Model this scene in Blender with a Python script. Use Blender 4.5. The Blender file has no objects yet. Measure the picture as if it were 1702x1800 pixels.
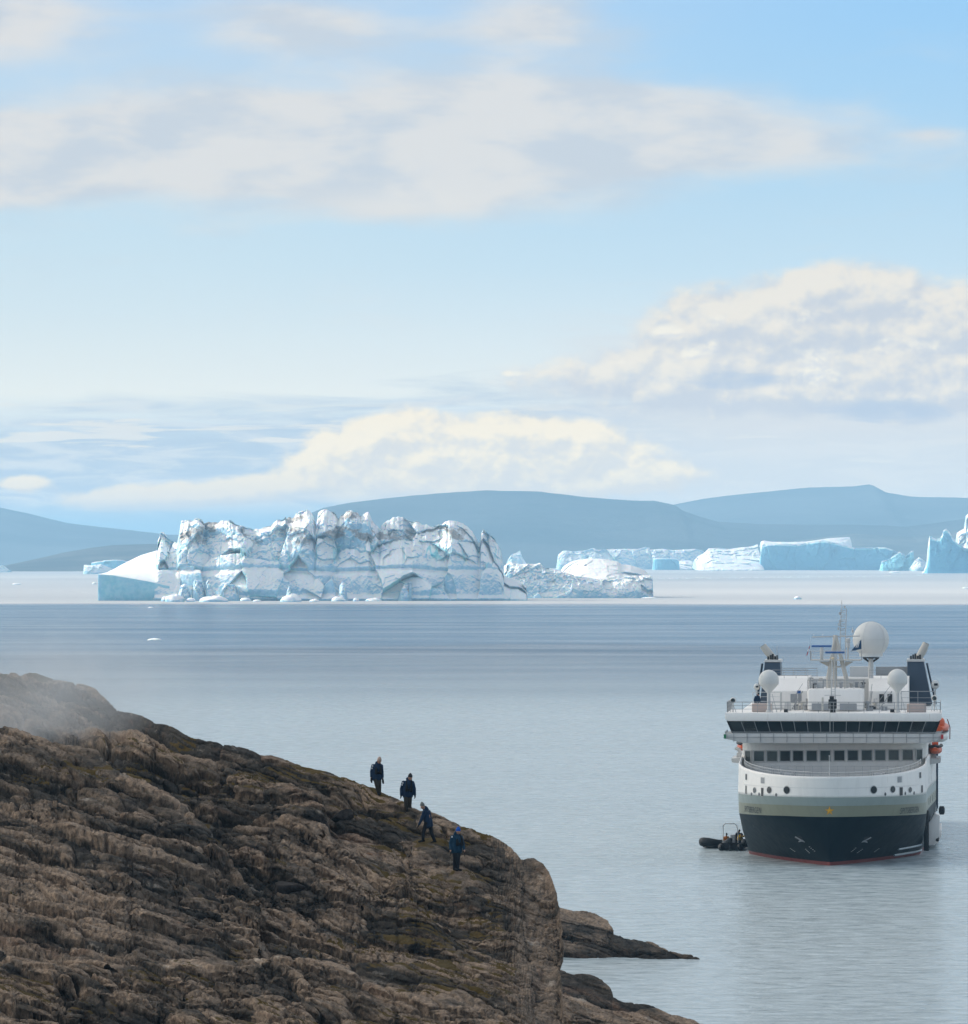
import bpy, bmesh, math, random
import numpy as np
from mathutils import Vector, Matrix

S = bpy.context.scene
R = math.radians
# ------------------------------------------------------------------ camera
F = 11400.0            # focal length of the telephoto view, in photo pixels (photo is 1702 px wide)
CX, HY = 851.0, 975.0  # column of the view axis, row of the true horizon
CAMZ = 27.9            # eye height above the water, metres
cam_d = bpy.data.cameras.new('camera')
cam = bpy.data.objects.new('camera', cam_d)
S.collection.objects.link(cam)
cam.location = (0, 0, CAMZ)
cam.rotation_euler = (R(90) + math.atan((HY - 900) / F), 0, 0)
cam_d.sensor_fit = 'HORIZONTAL'
cam_d.sensor_width = 36.0
cam_d.lens = 36.0 * F / 1702.0
cam_d.clip_start = 1.0
cam_d.clip_end = 200000.0
S.camera = cam
S.render.resolution_x, S.render.resolution_y = 968, 1024

S.view_settings.view_transform = 'Standard'
S.view_settings.look = 'None'
S.view_settings.exposure = 0.0
S.view_settings.gamma = 1.0
S.cycles.max_bounces = 6
S.cycles.diffuse_bounces = 2
S.cycles.glossy_bounces = 3
S.cycles.transmission_bounces = 4
S.cycles.volume_bounces = 1
S.cycles.transparent_max_bounces = 12
S.cycles.use_denoising = True
S.cycles.use_adaptive_sampling = True
S.cycles.adaptive_threshold = 0.018
S.cycles.caustics_reflective = False
S.cycles.caustics_refractive = False

# sun: behind the icebergs, from the left
SUN_EL, SUN_AZ = R(25.0), R(-74.0)     # azimuth measured from +Y (view) towards +X
sun_dir = Vector((math.sin(SUN_AZ) * math.cos(SUN_EL), math.cos(SUN_AZ) * math.cos(SUN_EL), math.sin(SUN_EL)))
sun_d = bpy.data.lights.new('sun', 'SUN')
sun_d.energy = 5.0
sun_d.angle = R(0.5)
sun_d.color = (1.0, 0.93, 0.83)
sun = bpy.data.objects.new('sun', sun_d)
S.collection.objects.link(sun)
sun.rotation_euler = sun_dir.to_track_quat('Z', 'Y').to_euler()


def lin(r, g, b):
    def f(c):
        c /= 255.0
        return c / 12.92 if c <= 0.04045 else ((c + 0.055) / 1.055) ** 2.4
    return (f(r), f(g), f(b))


# ------------------------------------------------------------------ tiny node language
class NT:
    def __init__(self, tree):
        self.t = tree

    def node(self, kind, **kw):
        n = self.t.nodes.new(kind)
        for k, v in kw.items():
            setattr(n, k, v)
        return n

    def put(self, sock, v):
        if isinstance(v, E):
            self.t.links.new(v.s, sock)
        elif isinstance(v, bpy.types.NodeSocket):
            self.t.links.new(v, sock)
        elif isinstance(v, (tuple, list)):
            v = tuple(v)
            if sock.type == 'RGBA' and len(v) == 3:
                v = v + (1.0,)
            sock.default_value = v
        else:
            sock.default_value = v

    def math(self, op, a, b=None, c=None, clamp=False):
        n = self.node('ShaderNodeMath', operation=op, use_clamp=clamp)
        self.put(n.inputs[0], a)
        if b is not None:
            self.put(n.inputs[1], b)
        if c is not None:
            self.put(n.inputs[2], c)
        return E(self, n.outputs[0])

    def vec(self, x, y, z=0.0):
        n = self.node('ShaderNodeCombineXYZ')
        for i, v in enumerate((x, y, z)):
            self.put(n.inputs[i], v)
        return E(self, n.outputs[0])

    def noise(self, v, scale=1.0, detail=5.0, rough=0.55, lac=2.0, dist=0.0, out=0, flat=False):
        n = self.node('ShaderNodeTexNoise', noise_dimensions='2D' if flat else '3D')
        self.put(n.inputs['Vector'], v)
        n.inputs['Scale'].default_value = scale
        n.inputs['Detail'].default_value = detail
        n.inputs['Roughness'].default_value = rough
        n.inputs['Lacunarity'].default_value = lac
        n.inputs['Distortion'].default_value = dist
        return E(self, n.outputs[out])

    def smooth(self, v, a, b, x=0.0, y=1.0):
        n = self.node('ShaderNodeMapRange', interpolation_type='SMOOTHSTEP')
        self.put(n.inputs[0], v)
        for i, q in enumerate((a, b, x, y)):
            self.put(n.inputs[1 + i], q)
        return E(self, n.outputs[0])

    def line(self, v, a, b, x=0.0, y=1.0):
        n = self.node('ShaderNodeMapRange')
        self.put(n.inputs[0], v)
        for i, q in enumerate((a, b, x, y)):
            self.put(n.inputs[1 + i], q)
        return E(self, n.outputs[0])

    def mix(self, f, a, b):
        n = self.node('ShaderNodeMix', data_type='RGBA')
        self.put(n.inputs[0], f)
        self.put(n.inputs[6], a)
        self.put(n.inputs[7], b)
        return E(self, n.outputs[2])

    def ramp(self, v, stops):
        n = self.node('ShaderNodeValToRGB')
        self.put(n.inputs[0], v)
        els = n.color_ramp.elements
        while len(els) < len(stops):
            els.new(0.5)
        for e, (p, c) in zip(els, stops):
            e.position = p
            e.color = tuple(c) + (1.0,)
        return E(self, n.outputs[0])


class E:
    def __init__(self, nt, s):
        self.nt, self.s = nt, s

    def __add__(self, o): return self.nt.math('ADD', self, o)
    def __radd__(self, o): return self.nt.math('ADD', o, self)
    def __sub__(self, o): return self.nt.math('SUBTRACT', self, o)
    def __rsub__(self, o): return self.nt.math('SUBTRACT', o, self)
    def __mul__(self, o): return self.nt.math('MULTIPLY', self, o)
    def __rmul__(self, o): return self.nt.math('MULTIPLY', o, self)
    def __truediv__(self, o): return self.nt.math('DIVIDE', self, o)
    def max(self, o): return self.nt.math('MAXIMUM', self, o)
    def min(self, o): return self.nt.math('MINIMUM', self, o)
    def pow(self, o): return self.nt.math('POWER', self, o)


# ------------------------------------------------------------------ sky with clouds
W = bpy.data.worlds.new('World')
S.world = W
W.use_nodes = True
wt = W.node_tree
wt.nodes.clear()
n = NT(wt)
tc = n.node('ShaderNodeTexCoord')
sep = n.node('ShaderNodeSeparateXYZ')
nrm = n.node('ShaderNodeVectorMath', operation='NORMALIZE')
wt.links.new(tc.outputs['Generated'], nrm.inputs[0])
wt.links.new(nrm.outputs[0], sep.inputs[0])
dx, dy, dz = (E(n, sep.outputs[i]) for i in range(3))
AZ = n.math('ARCTAN2', dx, dy) * (180 / math.pi)     # degrees right of the view direction
EL = n.math('ARCSINE', dz) * (180 / math.pi)         # degrees above the horizon
K = 180 / math.pi / F                                 # degrees per unit used in the tables below
U = AZ * (1 / K) + CX
V = HY - EL * (1 / K)

sky = n.node('ShaderNodeTexSky', sky_type='NISHITA')
sky.sun_disc = False
sky.sun_elevation = SUN_EL
sky.sun_rotation = SUN_AZ
sky.altitude = 0
sky.air_density = 1.0
sky.dust_density = 0.6
sky.ozone_density = 1.6
skyc = n.node('ShaderNodeVectorMath', operation='SCALE')
wt.links.new(sky.outputs[0], skyc.inputs[0])
skyc.inputs['Scale'].default_value = 0.10     # sky strength

# clear sky veil by elevation (high thin ice-crystal haze over the blue)
veil = n.ramp(n.line(V, -400, 1000), [
    (0.0, lin(140, 192, 240)), (0.286, lin(158, 208, 248)), (0.5, lin(184, 219, 242)),
    (0.62, lin(200, 226, 241)), (0.71, lin(220, 233, 238)), (0.78, lin(232, 237, 235)),
    (0.86, lin(186, 210, 228)), (0.95, lin(160, 196, 216)), (1.0, lin(160, 196, 216))])
# the left side is paler than the deep blue right corner
pale = n.smooth(U + V * 0.9, 1750, 500)
veil = n.mix(pale * 0.75, veil, n.ramp(n.line(V, -400, 1000), [
    (0.0, lin(175, 205, 235)), (0.286, lin(194, 218, 240)), (0.55, lin(203, 228, 241)), (0.68, lin(216, 232, 238)),
    (0.78, lin(233, 238, 234)), (0.87, lin(190, 213, 229)), (1.0, lin(162, 197, 216))]))
upper = n.smooth(EL, 4.6, 9)
high = n.mix(n.smooth(EL, 12, 55), (0.93, 0.96, 0.98), n.mix(0.35, lin(200, 214, 230), E(n, skyc.outputs[0])))
base = n.mix(upper, veil, high)
# generic broken cloud over the rest of the dome
domen = n.noise(n.vec(dx / (dz + 0.18), dy / (dz + 0.18), 3.0), 1.6, 6, 0.55)
base = n.mix(n.smooth(domen, 0.42, 0.66) * n.smooth(EL, 6, 14), base, lin(226, 226, 228))

# a broad brightness round the sun behind thin cloud; the sky at the photographer's back is deeper
cosang = dx * sun_dir.x + dy * sun_dir.y + dz * sun_dir.z
glow = n.smooth(cosang, 0.55, 1.0)
backk = n.smooth(dy, 0.35, -0.6)
base = n.mix(backk * 0.75, base, lin(158, 184, 212))
base = n.mix(glow * 0.9, base, (2.6, 2.45, 2.2))
col = base


def ell(cx, cy, rx, ry, w=1.0):
    a = (U - cx) * (1.0 / rx)
    b = (V - cy) * (1.0 / ry)
    q = a * a + b * b
    return n.math('MULTIPLY', n.math('EXPONENT', q * -1.0), w)


def esum(items):
    r = None
    for it in items:
        e = ell(*it)
        r = e if r is None else r + e
    return r


def layer(col, mask, c):
    return n.mix(n.math('MINIMUM', mask, 1.0), col, c)


def fbm(sx, sy, seed, detail=6, rough=0.55, dist=0.0, ou=0.0, ov=0.0):
    return n.noise(n.vec((U + ou) * sx + seed * 7.31, (V + ov) * sy + seed * 3.17, 0.0), 1.0, detail, rough, 2.0, dist, flat=True)


# 1. soft high band, warm grey-white
nz = fbm(1 / 330, 1 / 85, 1.3, 6, 0.52, 0.15)
nz2 = fbm(1 / 260, 1 / 90, 7.7, 6, 0.52, 0.1)
band = esum([(60, 265, 480, 95, 1.25), (600, 260, 430, 100, 1.25), (1000, 215, 340, 95, 1.25), (1320, 265, 300, 48, 0.95), (700, 350, 150, 40, 0.8),
             (0, 335, 160, 36, 0.7), (550, 50, 180, 70, 1.0), (930, 40, 150, 70, 0.85), (30, 50, 170, 75, 0.95),
             (1640, 240, 70, 16, 0.6)])
m = n.smooth(band + (nz - 0.5) * 1.3, 0.05, 1.1)
bcol = n.mix(n.smooth(nz2, 0.36, 0.62), lin(206, 215, 224), lin(228, 228, 227))
bcol = n.mix(ell(690, 365, 170, 30, 0.8), bcol, lin(234, 232, 228))
col = layer(col, m * 0.88, bcol)

# 2. grey-blue layered bank low over the horizon
nl = fbm(1 / 420, 1 / 42, 11.0, 7, 0.56, 0.5)
nl2 = fbm(1 / 170, 1 / 30, 23.0, 7, 0.58, 0.4)
edge = (U - 851) * -0.06 + 700.0
lowm = n.smooth(V - edge + (nl - 0.5) * 150, -34, 38) * n.smooth(V, 935, 875)
lc = n.mix(n.smooth(nl2, 0.40, 0.66), lin(186, 204, 220), lin(212, 220, 226))
lc = n.mix(n.smooth(U, 750, 1300) * 0.75 + 0.0, lc, lin(222, 223, 223))
col = layer(col, lowm * 0.92, lc)
wis = n.smooth(fbm(1 / 260, 1 / 20, 41.0, 7, 0.6, 0.3) + esum([(60, 770, 120, 12, 0.3), (230, 770, 60, 22, 0.28), (480, 773, 90, 6, 0.3), (840, 720, 900, 40, 0.10)]),
               0.60, 0.74)
col = layer(col, wis * n.smooth(V, 690, 740) * n.smooth(V, 830, 780) * 0.75, lin(232, 231, 226))

col = layer(col, n.smooth(ell(1470, 640, 470, 150, 1.0) + (nl - 0.5) * 0.9, 0.2, 0.9) * 0.6, lin(220, 221, 223))
# 3. billowing cumulus, each shaded by comparing its density towards the sun
def puff(size, seed, ou, ov):
    """Cauliflower texture: fractal rounded cells mixed with fine turbulence, 0..1."""
    wv = n.noise(n.vec((U + ou) * (1 / (size * 0.8)) + seed, (V + ov) * (1 / (size * 0.6)), 0.0), 1.0, 3, 0.6, flat=True)
    vo = n.node('ShaderNodeTexVoronoi', feature='F1', voronoi_dimensions='2D')
    n.put(vo.inputs['Vector'], n.vec((U + ou) * (1 / size) + (wv - 0.5) * 1.0 + seed * 1.7, (V + ov) * (1 / (size * 0.7)) + (wv - 0.5) * 0.7, 0.0))
    vo.inputs['Scale'].default_value = 1.0
    vo.inputs['Detail'].default_value = 2.0
    vo.inputs['Roughness'].default_value = 0.42
    vo.inputs['Lacunarity'].default_value = 2.3
    vo.normalize = True
    fb = n.noise(n.vec((U + ou) * (1 / (size * 0.5)) + seed * 2.3, (V + ov) * (1 / (size * 0.36)), 0.0), 1.0, 7, 0.54, flat=True)
    return (1.0 - E(n, vo.outputs['Distance']) * 1.5) * 0.45 + fb * 0.55


def cumulus(col, items, seed, lo, hi, lit, shade, size=95.0, amp=0.9, off=(-16, -20), contrast=0.75, op=0.95, base_line=None, fall=None):
    """Soft billows: ellipses roughened by the puff texture; lit where the density drops towards the sun, greyer towards the base."""
    def dens(ou, ov):
        it = [(a - ou, b - ov, c, d, e) for a, b, c, d, e in items]
        e = esum(it)
        p = puff(size, seed, ou, ov)
        return n.math('MINIMUM', e, 1.0) + (p - 0.5) * amp, e, p
    d0, e0, p0 = dens(0, 0)
    d1, e1, p1 = dens(*off)
    mask = n.smooth(d0, lo, hi) * n.smooth(e0, 0.16, 0.42)
    if base_line is not None:
        mask = mask * base_line
    light = n.smooth((p0 - p1) + (n.math('MINIMUM', e0, 1.2) - n.math('MINIMUM', e1, 1.2)) * 0.45, -0.14 * contrast, 0.20 * contrast)
    if fall is not None:
        light = n.math('MULTIPLY', light * 0.8 + 0.2, n.smooth(V, fall[1], fall[0]))
    c = n.mix(light, shade, lit)
    return layer(col, mask * op, c)


cream = lin(252, 240, 218)
# big cumulus to the right
col = cumulus(col, [(1430, 590, 240, 80, 1.0), (1640, 600, 220, 100, 1.0), (1460, 510, 110, 50, 0.8), (1250, 590, 100, 60, 0.7), (1170, 665, 280, 45, 0.8),
                    (1500, 690, 420, 50, 0.8), (1230, 545, 70, 40, 0.5)],
              57.0, 0.18, 0.78, lin(241, 235, 224), lin(203, 210, 219), 150, 1.35, (-16, -20), 1.2, 0.92)
col = layer(col, n.smooth(ell(1300, 668, 100, 26, 1.0) + ell(1560, 722, 170, 26, 1.0) + (nl2 - 0.5) * 1.4, 0.4, 1.0) * 0.6, lin(178, 197, 219))
col = cumulus(col, [(1170, 583, 34, 16, 1.0), (1217, 620, 26, 16, 1.0), (1255, 612, 18, 16, 0.8), (1262, 565, 20, 16, 0.7), (1435, 645, 60, 36, 1.0),
                    (1610, 612, 90, 24, 0.75), (900, 656, 34, 9, 0.9), (1090, 637, 22, 6, 0.8), (1400, 560, 120, 30, 0.5)],
              61.0, 0.40, 0.95, lin(249, 244, 231), lin(222, 224, 226), 70, 1.2, (-6, -9), 0.9, 0.85)
# cloud capping the mountain, with its long flat tail to the left
basel = n.smooth(V + (nl - 0.5) * 46 + n.smooth(U, 560, 250) * -26, 900, 858)
col = cumulus(col, [(720, 805, 150, 66, 1.2), (600, 822, 85, 48, 1.1), (870, 810, 210, 66, 1.2), (980, 790, 130, 50, 0.9), (1090, 838, 150, 34, 0.9),
                    (440, 862, 180, 26, 1.1), (230, 880, 140, 20, 1.1), (700, 752, 50, 26, 0.7), (46, 849, 46, 14, 1.1)],
              83.0, 0.22, 0.74, cream, lin(212, 214, 216), 120, 1.1, (-15, -18), 1.15, 0.97, basel, (790, 935))
# the lowest degrees are seen through kilometres of hazy air: their clear-air radiance is stronger than what arrives
HAZE, HTOP, AIR = 6.8e-5, 240.0, (0.33, 0.53, 0.70)
gain = n.math('SUBTRACT', n.math('EXPONENT', n.math('DIVIDE', HAZE * (HTOP - CAMZ) * 57.3, n.math('MAXIMUM', EL, 0.35))), 1.0).min(4.2) * 0.72
df = n.node('ShaderNodeVectorMath', operation='SUBTRACT')
n.put(df.inputs[0], col)
df.inputs[1].default_value = AIR
sc_ = n.node('ShaderNodeVectorMath', operation='SCALE')
wt.links.new(df.outputs[0], sc_.inputs[0])
n.put(sc_.inputs['Scale'], gain)
ad = n.node('ShaderNodeVectorMath', operation='ADD')
n.put(ad.inputs[0], col)
wt.links.new(sc_.outputs[0], ad.inputs[1])
mx = n.node('ShaderNodeVectorMath', operation='MAXIMUM')
wt.links.new(ad.outputs[0], mx.inputs[0])
mx.inputs[1].default_value = (0.05, 0.08, 0.1)
bg = n.node('ShaderNodeBackground')
wt.links.new(mx.outputs[0], bg.inputs['Color'])
bg.inputs['Strength'].default_value = 1.0
wo = n.node('ShaderNodeOutputWorld')
wt.links.new(bg.outputs[0], wo.inputs['Surface'])
W.cycles.sampling_method = 'MANUAL'
W.cycles.sample_map_resolution = 512


# ------------------------------------------------------------------ helpers
def P(px, py, D):
    """Point at distance D (metres along the view axis) seen at a photo pixel."""
    return (D * (px - CX) / F, D, CAMZ + D * (HY - py) / F)


COL = S.collection


def mat(name, color=(0.5, 0.5, 0.5), rough=0.5, metal=0.0, spec=0.5, build=None, alpha=None):
    m = bpy.data.materials.new(name)
    m.use_nodes = True
    b = m.node_tree.nodes['Principled BSDF']
    b.inputs['Base Color'].default_value = tuple(color) + (1.0,)
    b.inputs['Roughness'].default_value = rough
    b.inputs['Metallic'].default_value = metal
    b.inputs['Specular IOR Level'].default_value = spec
    if build:
        build(NT(m.node_tree), b)
    return m


def objco(nt, which='Object'):
    return nt.node('ShaderNodeTexCoord').outputs[which]


def bump(nt, b, h, strength, dist):
    bn = nt.node('ShaderNodeBump')
    bn.inputs['Strength'].default_value = strength
    bn.inputs['Distance'].default_value = dist
    nt.put(bn.inputs['Height'], h)
    nt.t.links.new(bn.outputs[0], b.inputs['Normal'])
    return bn


def tag(o, label=None, cat=None, group=None, kind=None):
    if label: o['label'] = label
    if cat: o['category'] = cat
    if group: o['group'] = group
    if kind: o['kind'] = kind
    return o


def empty(name, loc, rz=0.0, label=None, cat=None, group=None):
    o = bpy.data.objects.new(name, None)
    o.empty_display_size = 0.3
    COL.objects.link(o)
    o.location = loc
    o.rotation_euler = (0, 0, rz)
    return tag(o, label, cat, group)


def link(name, me, material=None, parent=None):
    o = bpy.data.objects.new(name, me)
    COL.objects.link(o)
    if material: me.materials.append(material)
    if parent: o.parent = parent
    return o


def grid_mesh(name, Pn, attrs=None, smooth=True, flip=False):
    ny, nx = Pn.shape[:2]
    me = bpy.data.meshes.new(name)
    me.vertices.add(nx * ny)
    me.vertices.foreach_set('co', Pn.reshape(-1).astype(np.float32))
    i = np.arange(nx * ny).reshape(ny, nx)
    q = np.stack([i[:-1, :-1], i[:-1, 1:], i[1:, 1:], i[1:, :-1]], -1).reshape(-1, 4)
    if flip: q = q[:, ::-1]
    nq = len(q)
    me.loops.add(nq * 4)
    me.loops.foreach_set('vertex_index', q.reshape(-1).astype(np.int32))
    me.polygons.add(nq)
    me.polygons.foreach_set('loop_start', (np.arange(nq) * 4).astype(np.int32))
    me.polygons.foreach_set('use_smooth', np.full(nq, smooth))
    me.update(calc_edges=True)
    for k, a in (attrs or {}).items():
        if a.ndim == 3:
            at = me.attributes.new(k, 'FLOAT_COLOR', 'POINT')
            rgba = np.ones((nx * ny, 4), np.float32)
            rgba[:, :3] = a.reshape(-1, 3)
            at.data.foreach_set('color', rgba.reshape(-1))
        else:
            at = me.attributes.new(k, 'FLOAT', 'POINT')
            at.data.foreach_set('value', a.reshape(-1).astype(np.float32))
    return me


# ---- vectorised noise
def _hash(ix, iy, iz, seed):
    h = (ix.astype(np.int64) * 374761393 + iy.astype(np.int64) * 668265263 + iz.astype(np.int64) * 2147483647 + seed * 1274126177) & 0xFFFFFFFF
    h = ((h ^ (h >> 13)) * 1274126177) & 0xFFFFFFFF
    h = ((h ^ (h >> 16)) * 2246822519) & 0xFFFFFFFF
    return (h ^ (h >> 15)) & 0xFFFFFFFF


def rnd(ix, iy, iz, seed):
    return _hash(ix, iy, iz, seed).astype(np.float64) / 4294967296.0


def perlin(x, y, z=None, seed=0):
    z = np.zeros_like(x) if z is None else z
    xi, yi, zi = np.floor(x), np.floor(y), np.floor(z)
    fx, fy, fz = x - xi, y - yi, z - zi
    ux, uy, uz = (f * f * f * (f * (f * 6 - 15) + 10) for f in (fx, fy, fz))
    out = 0
    for a in (0, 1):
        for b in (0, 1):
            for c in (0, 1):
                h = _hash(xi + a, yi + b, zi + c, seed)
                g1 = (h & 1023) / 511.5 - 1
                g2 = ((h >> 10) & 1023) / 511.5 - 1
                g3 = ((h >> 20) & 1023) / 511.5 - 1
                d = g1 * (fx - a) + g2 * (fy - b) + g3 * (fz - c)
                out = out + d * (ux if a else 1 - ux) * (uy if b else 1 - uy) * (uz if c else 1 - uz)
    return out * 1.1


def nfbm(x, y, z=None, seed=0, oct=4, gain=0.5, ridged=False):
    s, a, t = 0, 1.0, 0
    z = np.zeros_like(x) if z is None else z
    for k in range(oct):
        v = perlin(x, y, z, seed + k * 17)
        if ridged: v = 1 - 2 * np.abs(v)
        s = s + a * v
        t += a
        a *= gain
        x, y, z = x * 2.03 + 5.1, y * 2.03 + 1.7, z * 2.03 + 9.2
    return s / t


def voro(x, y, z=None, seed=0, jitter=0.9):
    """F1, F2, a random value and the offset to the nearest cell point."""
    three = z is not None
    zz = z if three else np.zeros_like(x)
    xi, yi, zi = np.floor(x), np.floor(y), np.floor(zz)
    f1 = np.full(x.shape, 9e9); f2 = f1.copy(); idv = np.zeros(x.shape)
    off = np.zeros(x.shape + (3,))
    for a in (-1, 0, 1):
        for b in (-1, 0, 1):
            for c in ((-1, 0, 1) if three else (0,)):
                cx, cy, cz = xi + a, yi + b, zi + c
                jx = cx + 0.5 + jitter * (rnd(cx, cy, cz, seed) - 0.5)
                jy = cy + 0.5 + jitter * (rnd(cx, cy, cz, seed + 1) - 0.5)
                jz = cz + 0.5 + jitter * (rnd(cx, cy, cz, seed + 2) - 0.5) if three else zz
                ox, oy, oz = x - jx, y - jy, zz - jz
                d = np.sqrt(ox * ox + oy * oy + oz * oz)
                near = d < f1
                f2 = np.where(near, f1, np.minimum(f2, d))
                f1 = np.where(near, d, f1)
                idv = np.where(near, rnd(cx, cy, cz, seed + 3), idv)
                off = np.where(near[..., None], np.stack([ox, oy, oz], -1), off)
    return f1, f2, idv, off


def sstep(x, a, b):
    t = np.clip((x - a) / (b - a), 0, 1)
    return t * t * (3 - 2 * t)

# ------------------------------------------------------------------ water
def build_water(nt, b):
    g = nt.node('ShaderNodeNewGeometry')
    sp = nt.node('ShaderNodeSeparateXYZ')
    nt.t.links.new(g.outputs['Position'], sp.inputs[0])
    x, y = E(nt, sp.outputs[0]), E(nt, sp.outputs[1])
    # wind lanes: long streaks across the view
    lane = nt.noise(nt.vec(x * 0.0055, y * 0.013, 0.0), 1.0, 6, 0.62)
    lane2 = nt.noise(nt.vec(x * 0.0005, y * 0.0022, 4.0), 1.0, 4, 0.55)
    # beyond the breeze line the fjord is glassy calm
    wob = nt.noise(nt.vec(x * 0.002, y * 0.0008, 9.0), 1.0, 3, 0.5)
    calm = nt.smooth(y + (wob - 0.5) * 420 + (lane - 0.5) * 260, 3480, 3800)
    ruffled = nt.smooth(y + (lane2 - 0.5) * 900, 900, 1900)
    w1 = nt.noise(nt.vec(x * 0.42, y * 0.50, 0.0), 1.0, 4, 0.65, dist=0.3)
    w2 = nt.noise(nt.vec(x * 0.045, y * 0.10, 7.0), 1.0, 3, 0.55)
    h = w1 * 0.48 + w2 * 0.6
    amp = (nt.line(lane, 0.3, 0.7, 0.55, 1.25)) * (1.0 - calm * 0.93)
    bn = bump(nt, b, h * amp, 1.0, 1.0)
    bn.inputs['Strength'].default_value = 1.0
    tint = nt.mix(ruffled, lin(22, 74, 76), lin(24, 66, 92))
    # bright sky sheen on the calm water, painted as a pale skin of colour
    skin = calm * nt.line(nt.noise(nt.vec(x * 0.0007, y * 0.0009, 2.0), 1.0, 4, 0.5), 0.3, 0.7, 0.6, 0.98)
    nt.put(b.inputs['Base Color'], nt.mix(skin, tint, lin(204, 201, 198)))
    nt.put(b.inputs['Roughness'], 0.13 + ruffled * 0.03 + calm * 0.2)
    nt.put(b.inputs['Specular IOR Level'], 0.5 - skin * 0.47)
    b.inputs['IOR'].default_value = 1.333


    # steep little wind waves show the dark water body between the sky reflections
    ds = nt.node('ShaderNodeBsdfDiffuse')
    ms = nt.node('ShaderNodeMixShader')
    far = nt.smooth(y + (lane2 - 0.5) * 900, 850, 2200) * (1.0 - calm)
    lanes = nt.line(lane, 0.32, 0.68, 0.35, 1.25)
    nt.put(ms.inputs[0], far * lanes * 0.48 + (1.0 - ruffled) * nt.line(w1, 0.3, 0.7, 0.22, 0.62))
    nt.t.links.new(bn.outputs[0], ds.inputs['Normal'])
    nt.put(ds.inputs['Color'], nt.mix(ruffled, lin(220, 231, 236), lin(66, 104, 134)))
    out = nt.t.nodes['Material Output']
    nt.t.links.new(b.outputs[0], ms.inputs[1])
    nt.t.links.new(ds.outputs[0], ms.inputs[2])
    nt.t.links.new(ms.outputs[0], out.inputs['Surface'])


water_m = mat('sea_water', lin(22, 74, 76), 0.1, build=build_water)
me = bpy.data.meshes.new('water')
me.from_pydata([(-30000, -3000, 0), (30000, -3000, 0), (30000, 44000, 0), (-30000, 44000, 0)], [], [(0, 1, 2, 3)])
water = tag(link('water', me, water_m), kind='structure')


# ------------------------------------------------------------------ far mountains and hills
def hill_mat(name, c1, c2, sc):
    def f(nt, b):
        co = objco(nt)
        nz = nt.noise(co, sc, 7, 0.6)
        nt.put(b.inputs['Base Color'], nt.mix(nt.smooth(nz, 0.4, 0.62), c1, c2))
        bump(nt, b, nt.noise(co, sc * 2.2, 8, 0.65), 0.7, 40.0)
    return mat(name, c1, 0.95, spec=0.1, build=f)


def interp(pts, xs):
    a = np.array(pts, float)
    return np.interp(xs, a[:, 0], a[:, 1])


def range_mesh(name, prof, D_base, D_top, D_back, m, seed, rough_px=2.0, nu=500, nv=60):
    us = np.linspace(prof[0][0], prof[-1][0], nu)
    top = interp(prof, us) - rough_px * nfbm(us / 35, us * 0 + seed, seed=seed, oct=5)
    x_top = (us - CX) * D_top / F
    z_top = CAMZ + D_top * (HY - top) / F
    rows = []
    for t in np.linspace(0, 1, nv):
        D = D_base + (D_top - D_base) * t
        z = z_top * (t ** 1.25)
        n1 = nfbm(x_top / 1500, np.full(nu, D / 1500.0), seed=seed + 3, oct=6, gain=0.52, ridged=True)
        z = z + n1 * 34 * (t * (1 - t) * 4) ** 0.8 * np.clip(z_top / 150, 0, 1.5)
        rows.append(np.stack([x_top * (D / D_top) ** 0.15, np.full(nu, D), np.maximum(z, -3 if t < 0.02 else 0.2)], -1))
    for t in np.linspace(0, 1, 6)[1:]:
        rows.append(np.stack([x_top, np.full(nu, D_top + (D_back - D_top) * t), z_top * (1 - t * t) - 3 * t], -1))
    rows[0][:, 2] = -2
    o = link(name, grid_mesh(name, np.array(rows)), m)
    return tag(o, kind='structure')


far_m = hill_mat('far_mountain_rock', lin(60, 68, 78), lin(88, 94, 100), 0.0012)
mtn_m = hill_mat('mountain_tundra', lin(44, 52, 60), lin(70, 74, 78), 0.0018)
left_m = hill_mat('hill_tundra', lin(62, 66, 68), lin(98, 96, 92), 0.003)
range_mesh('mountains', [(-900, 880), (-300, 872), (-60, 880), (0, 892), (60, 905), (120, 920), (300, 940), (560, 940), (900, 890), (1180, 888), (1240, 876), (1300, 869),
                         (1360, 863), (1420, 857), (1500, 855), (1530, 851), (1556, 865), (1600, 873), (1702, 875), (1900, 862), (2600, 890)],
           16200, 18500, 20000, far_m, 5, 1.2)
range_mesh('mountain', [(250, 985), (420, 945), (540, 905), (570, 893), (610, 885), (680, 876), (760, 868), (850, 862), (950, 864), (1020, 873), (1060, 876), (1110, 880), (1150, 880), (1187, 888),
                        (1200, 897), (1230, 908), (1262, 917), (1330, 921), (1400, 922), (1500, 922), (1560, 924), (1590, 926), (1640, 920), (1702, 911),
                        (1850, 890), (2300, 930)],
           13300, 15200, 16100, mtn_m, 8, 1.6)
range_mesh('hills', [(-1500, 930), (-600, 960), (-200, 998), (0, 999), (30, 992), (60, 984), (110, 972), (160, 963), (200, 958), (270, 956), (360, 955), (460, 962), (600, 985), (760, 1000)],
           10800, 12000, 13000, left_m, 12, 1.0)
range_mesh('shore', [(1180, 1003), (1300, 985), (1400, 950), (1500, 938), (1600, 944), (1702, 930), (1900, 925), (2400, 960)],
           13250, 14200, 15000, left_m, 15, 1.2)


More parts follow.
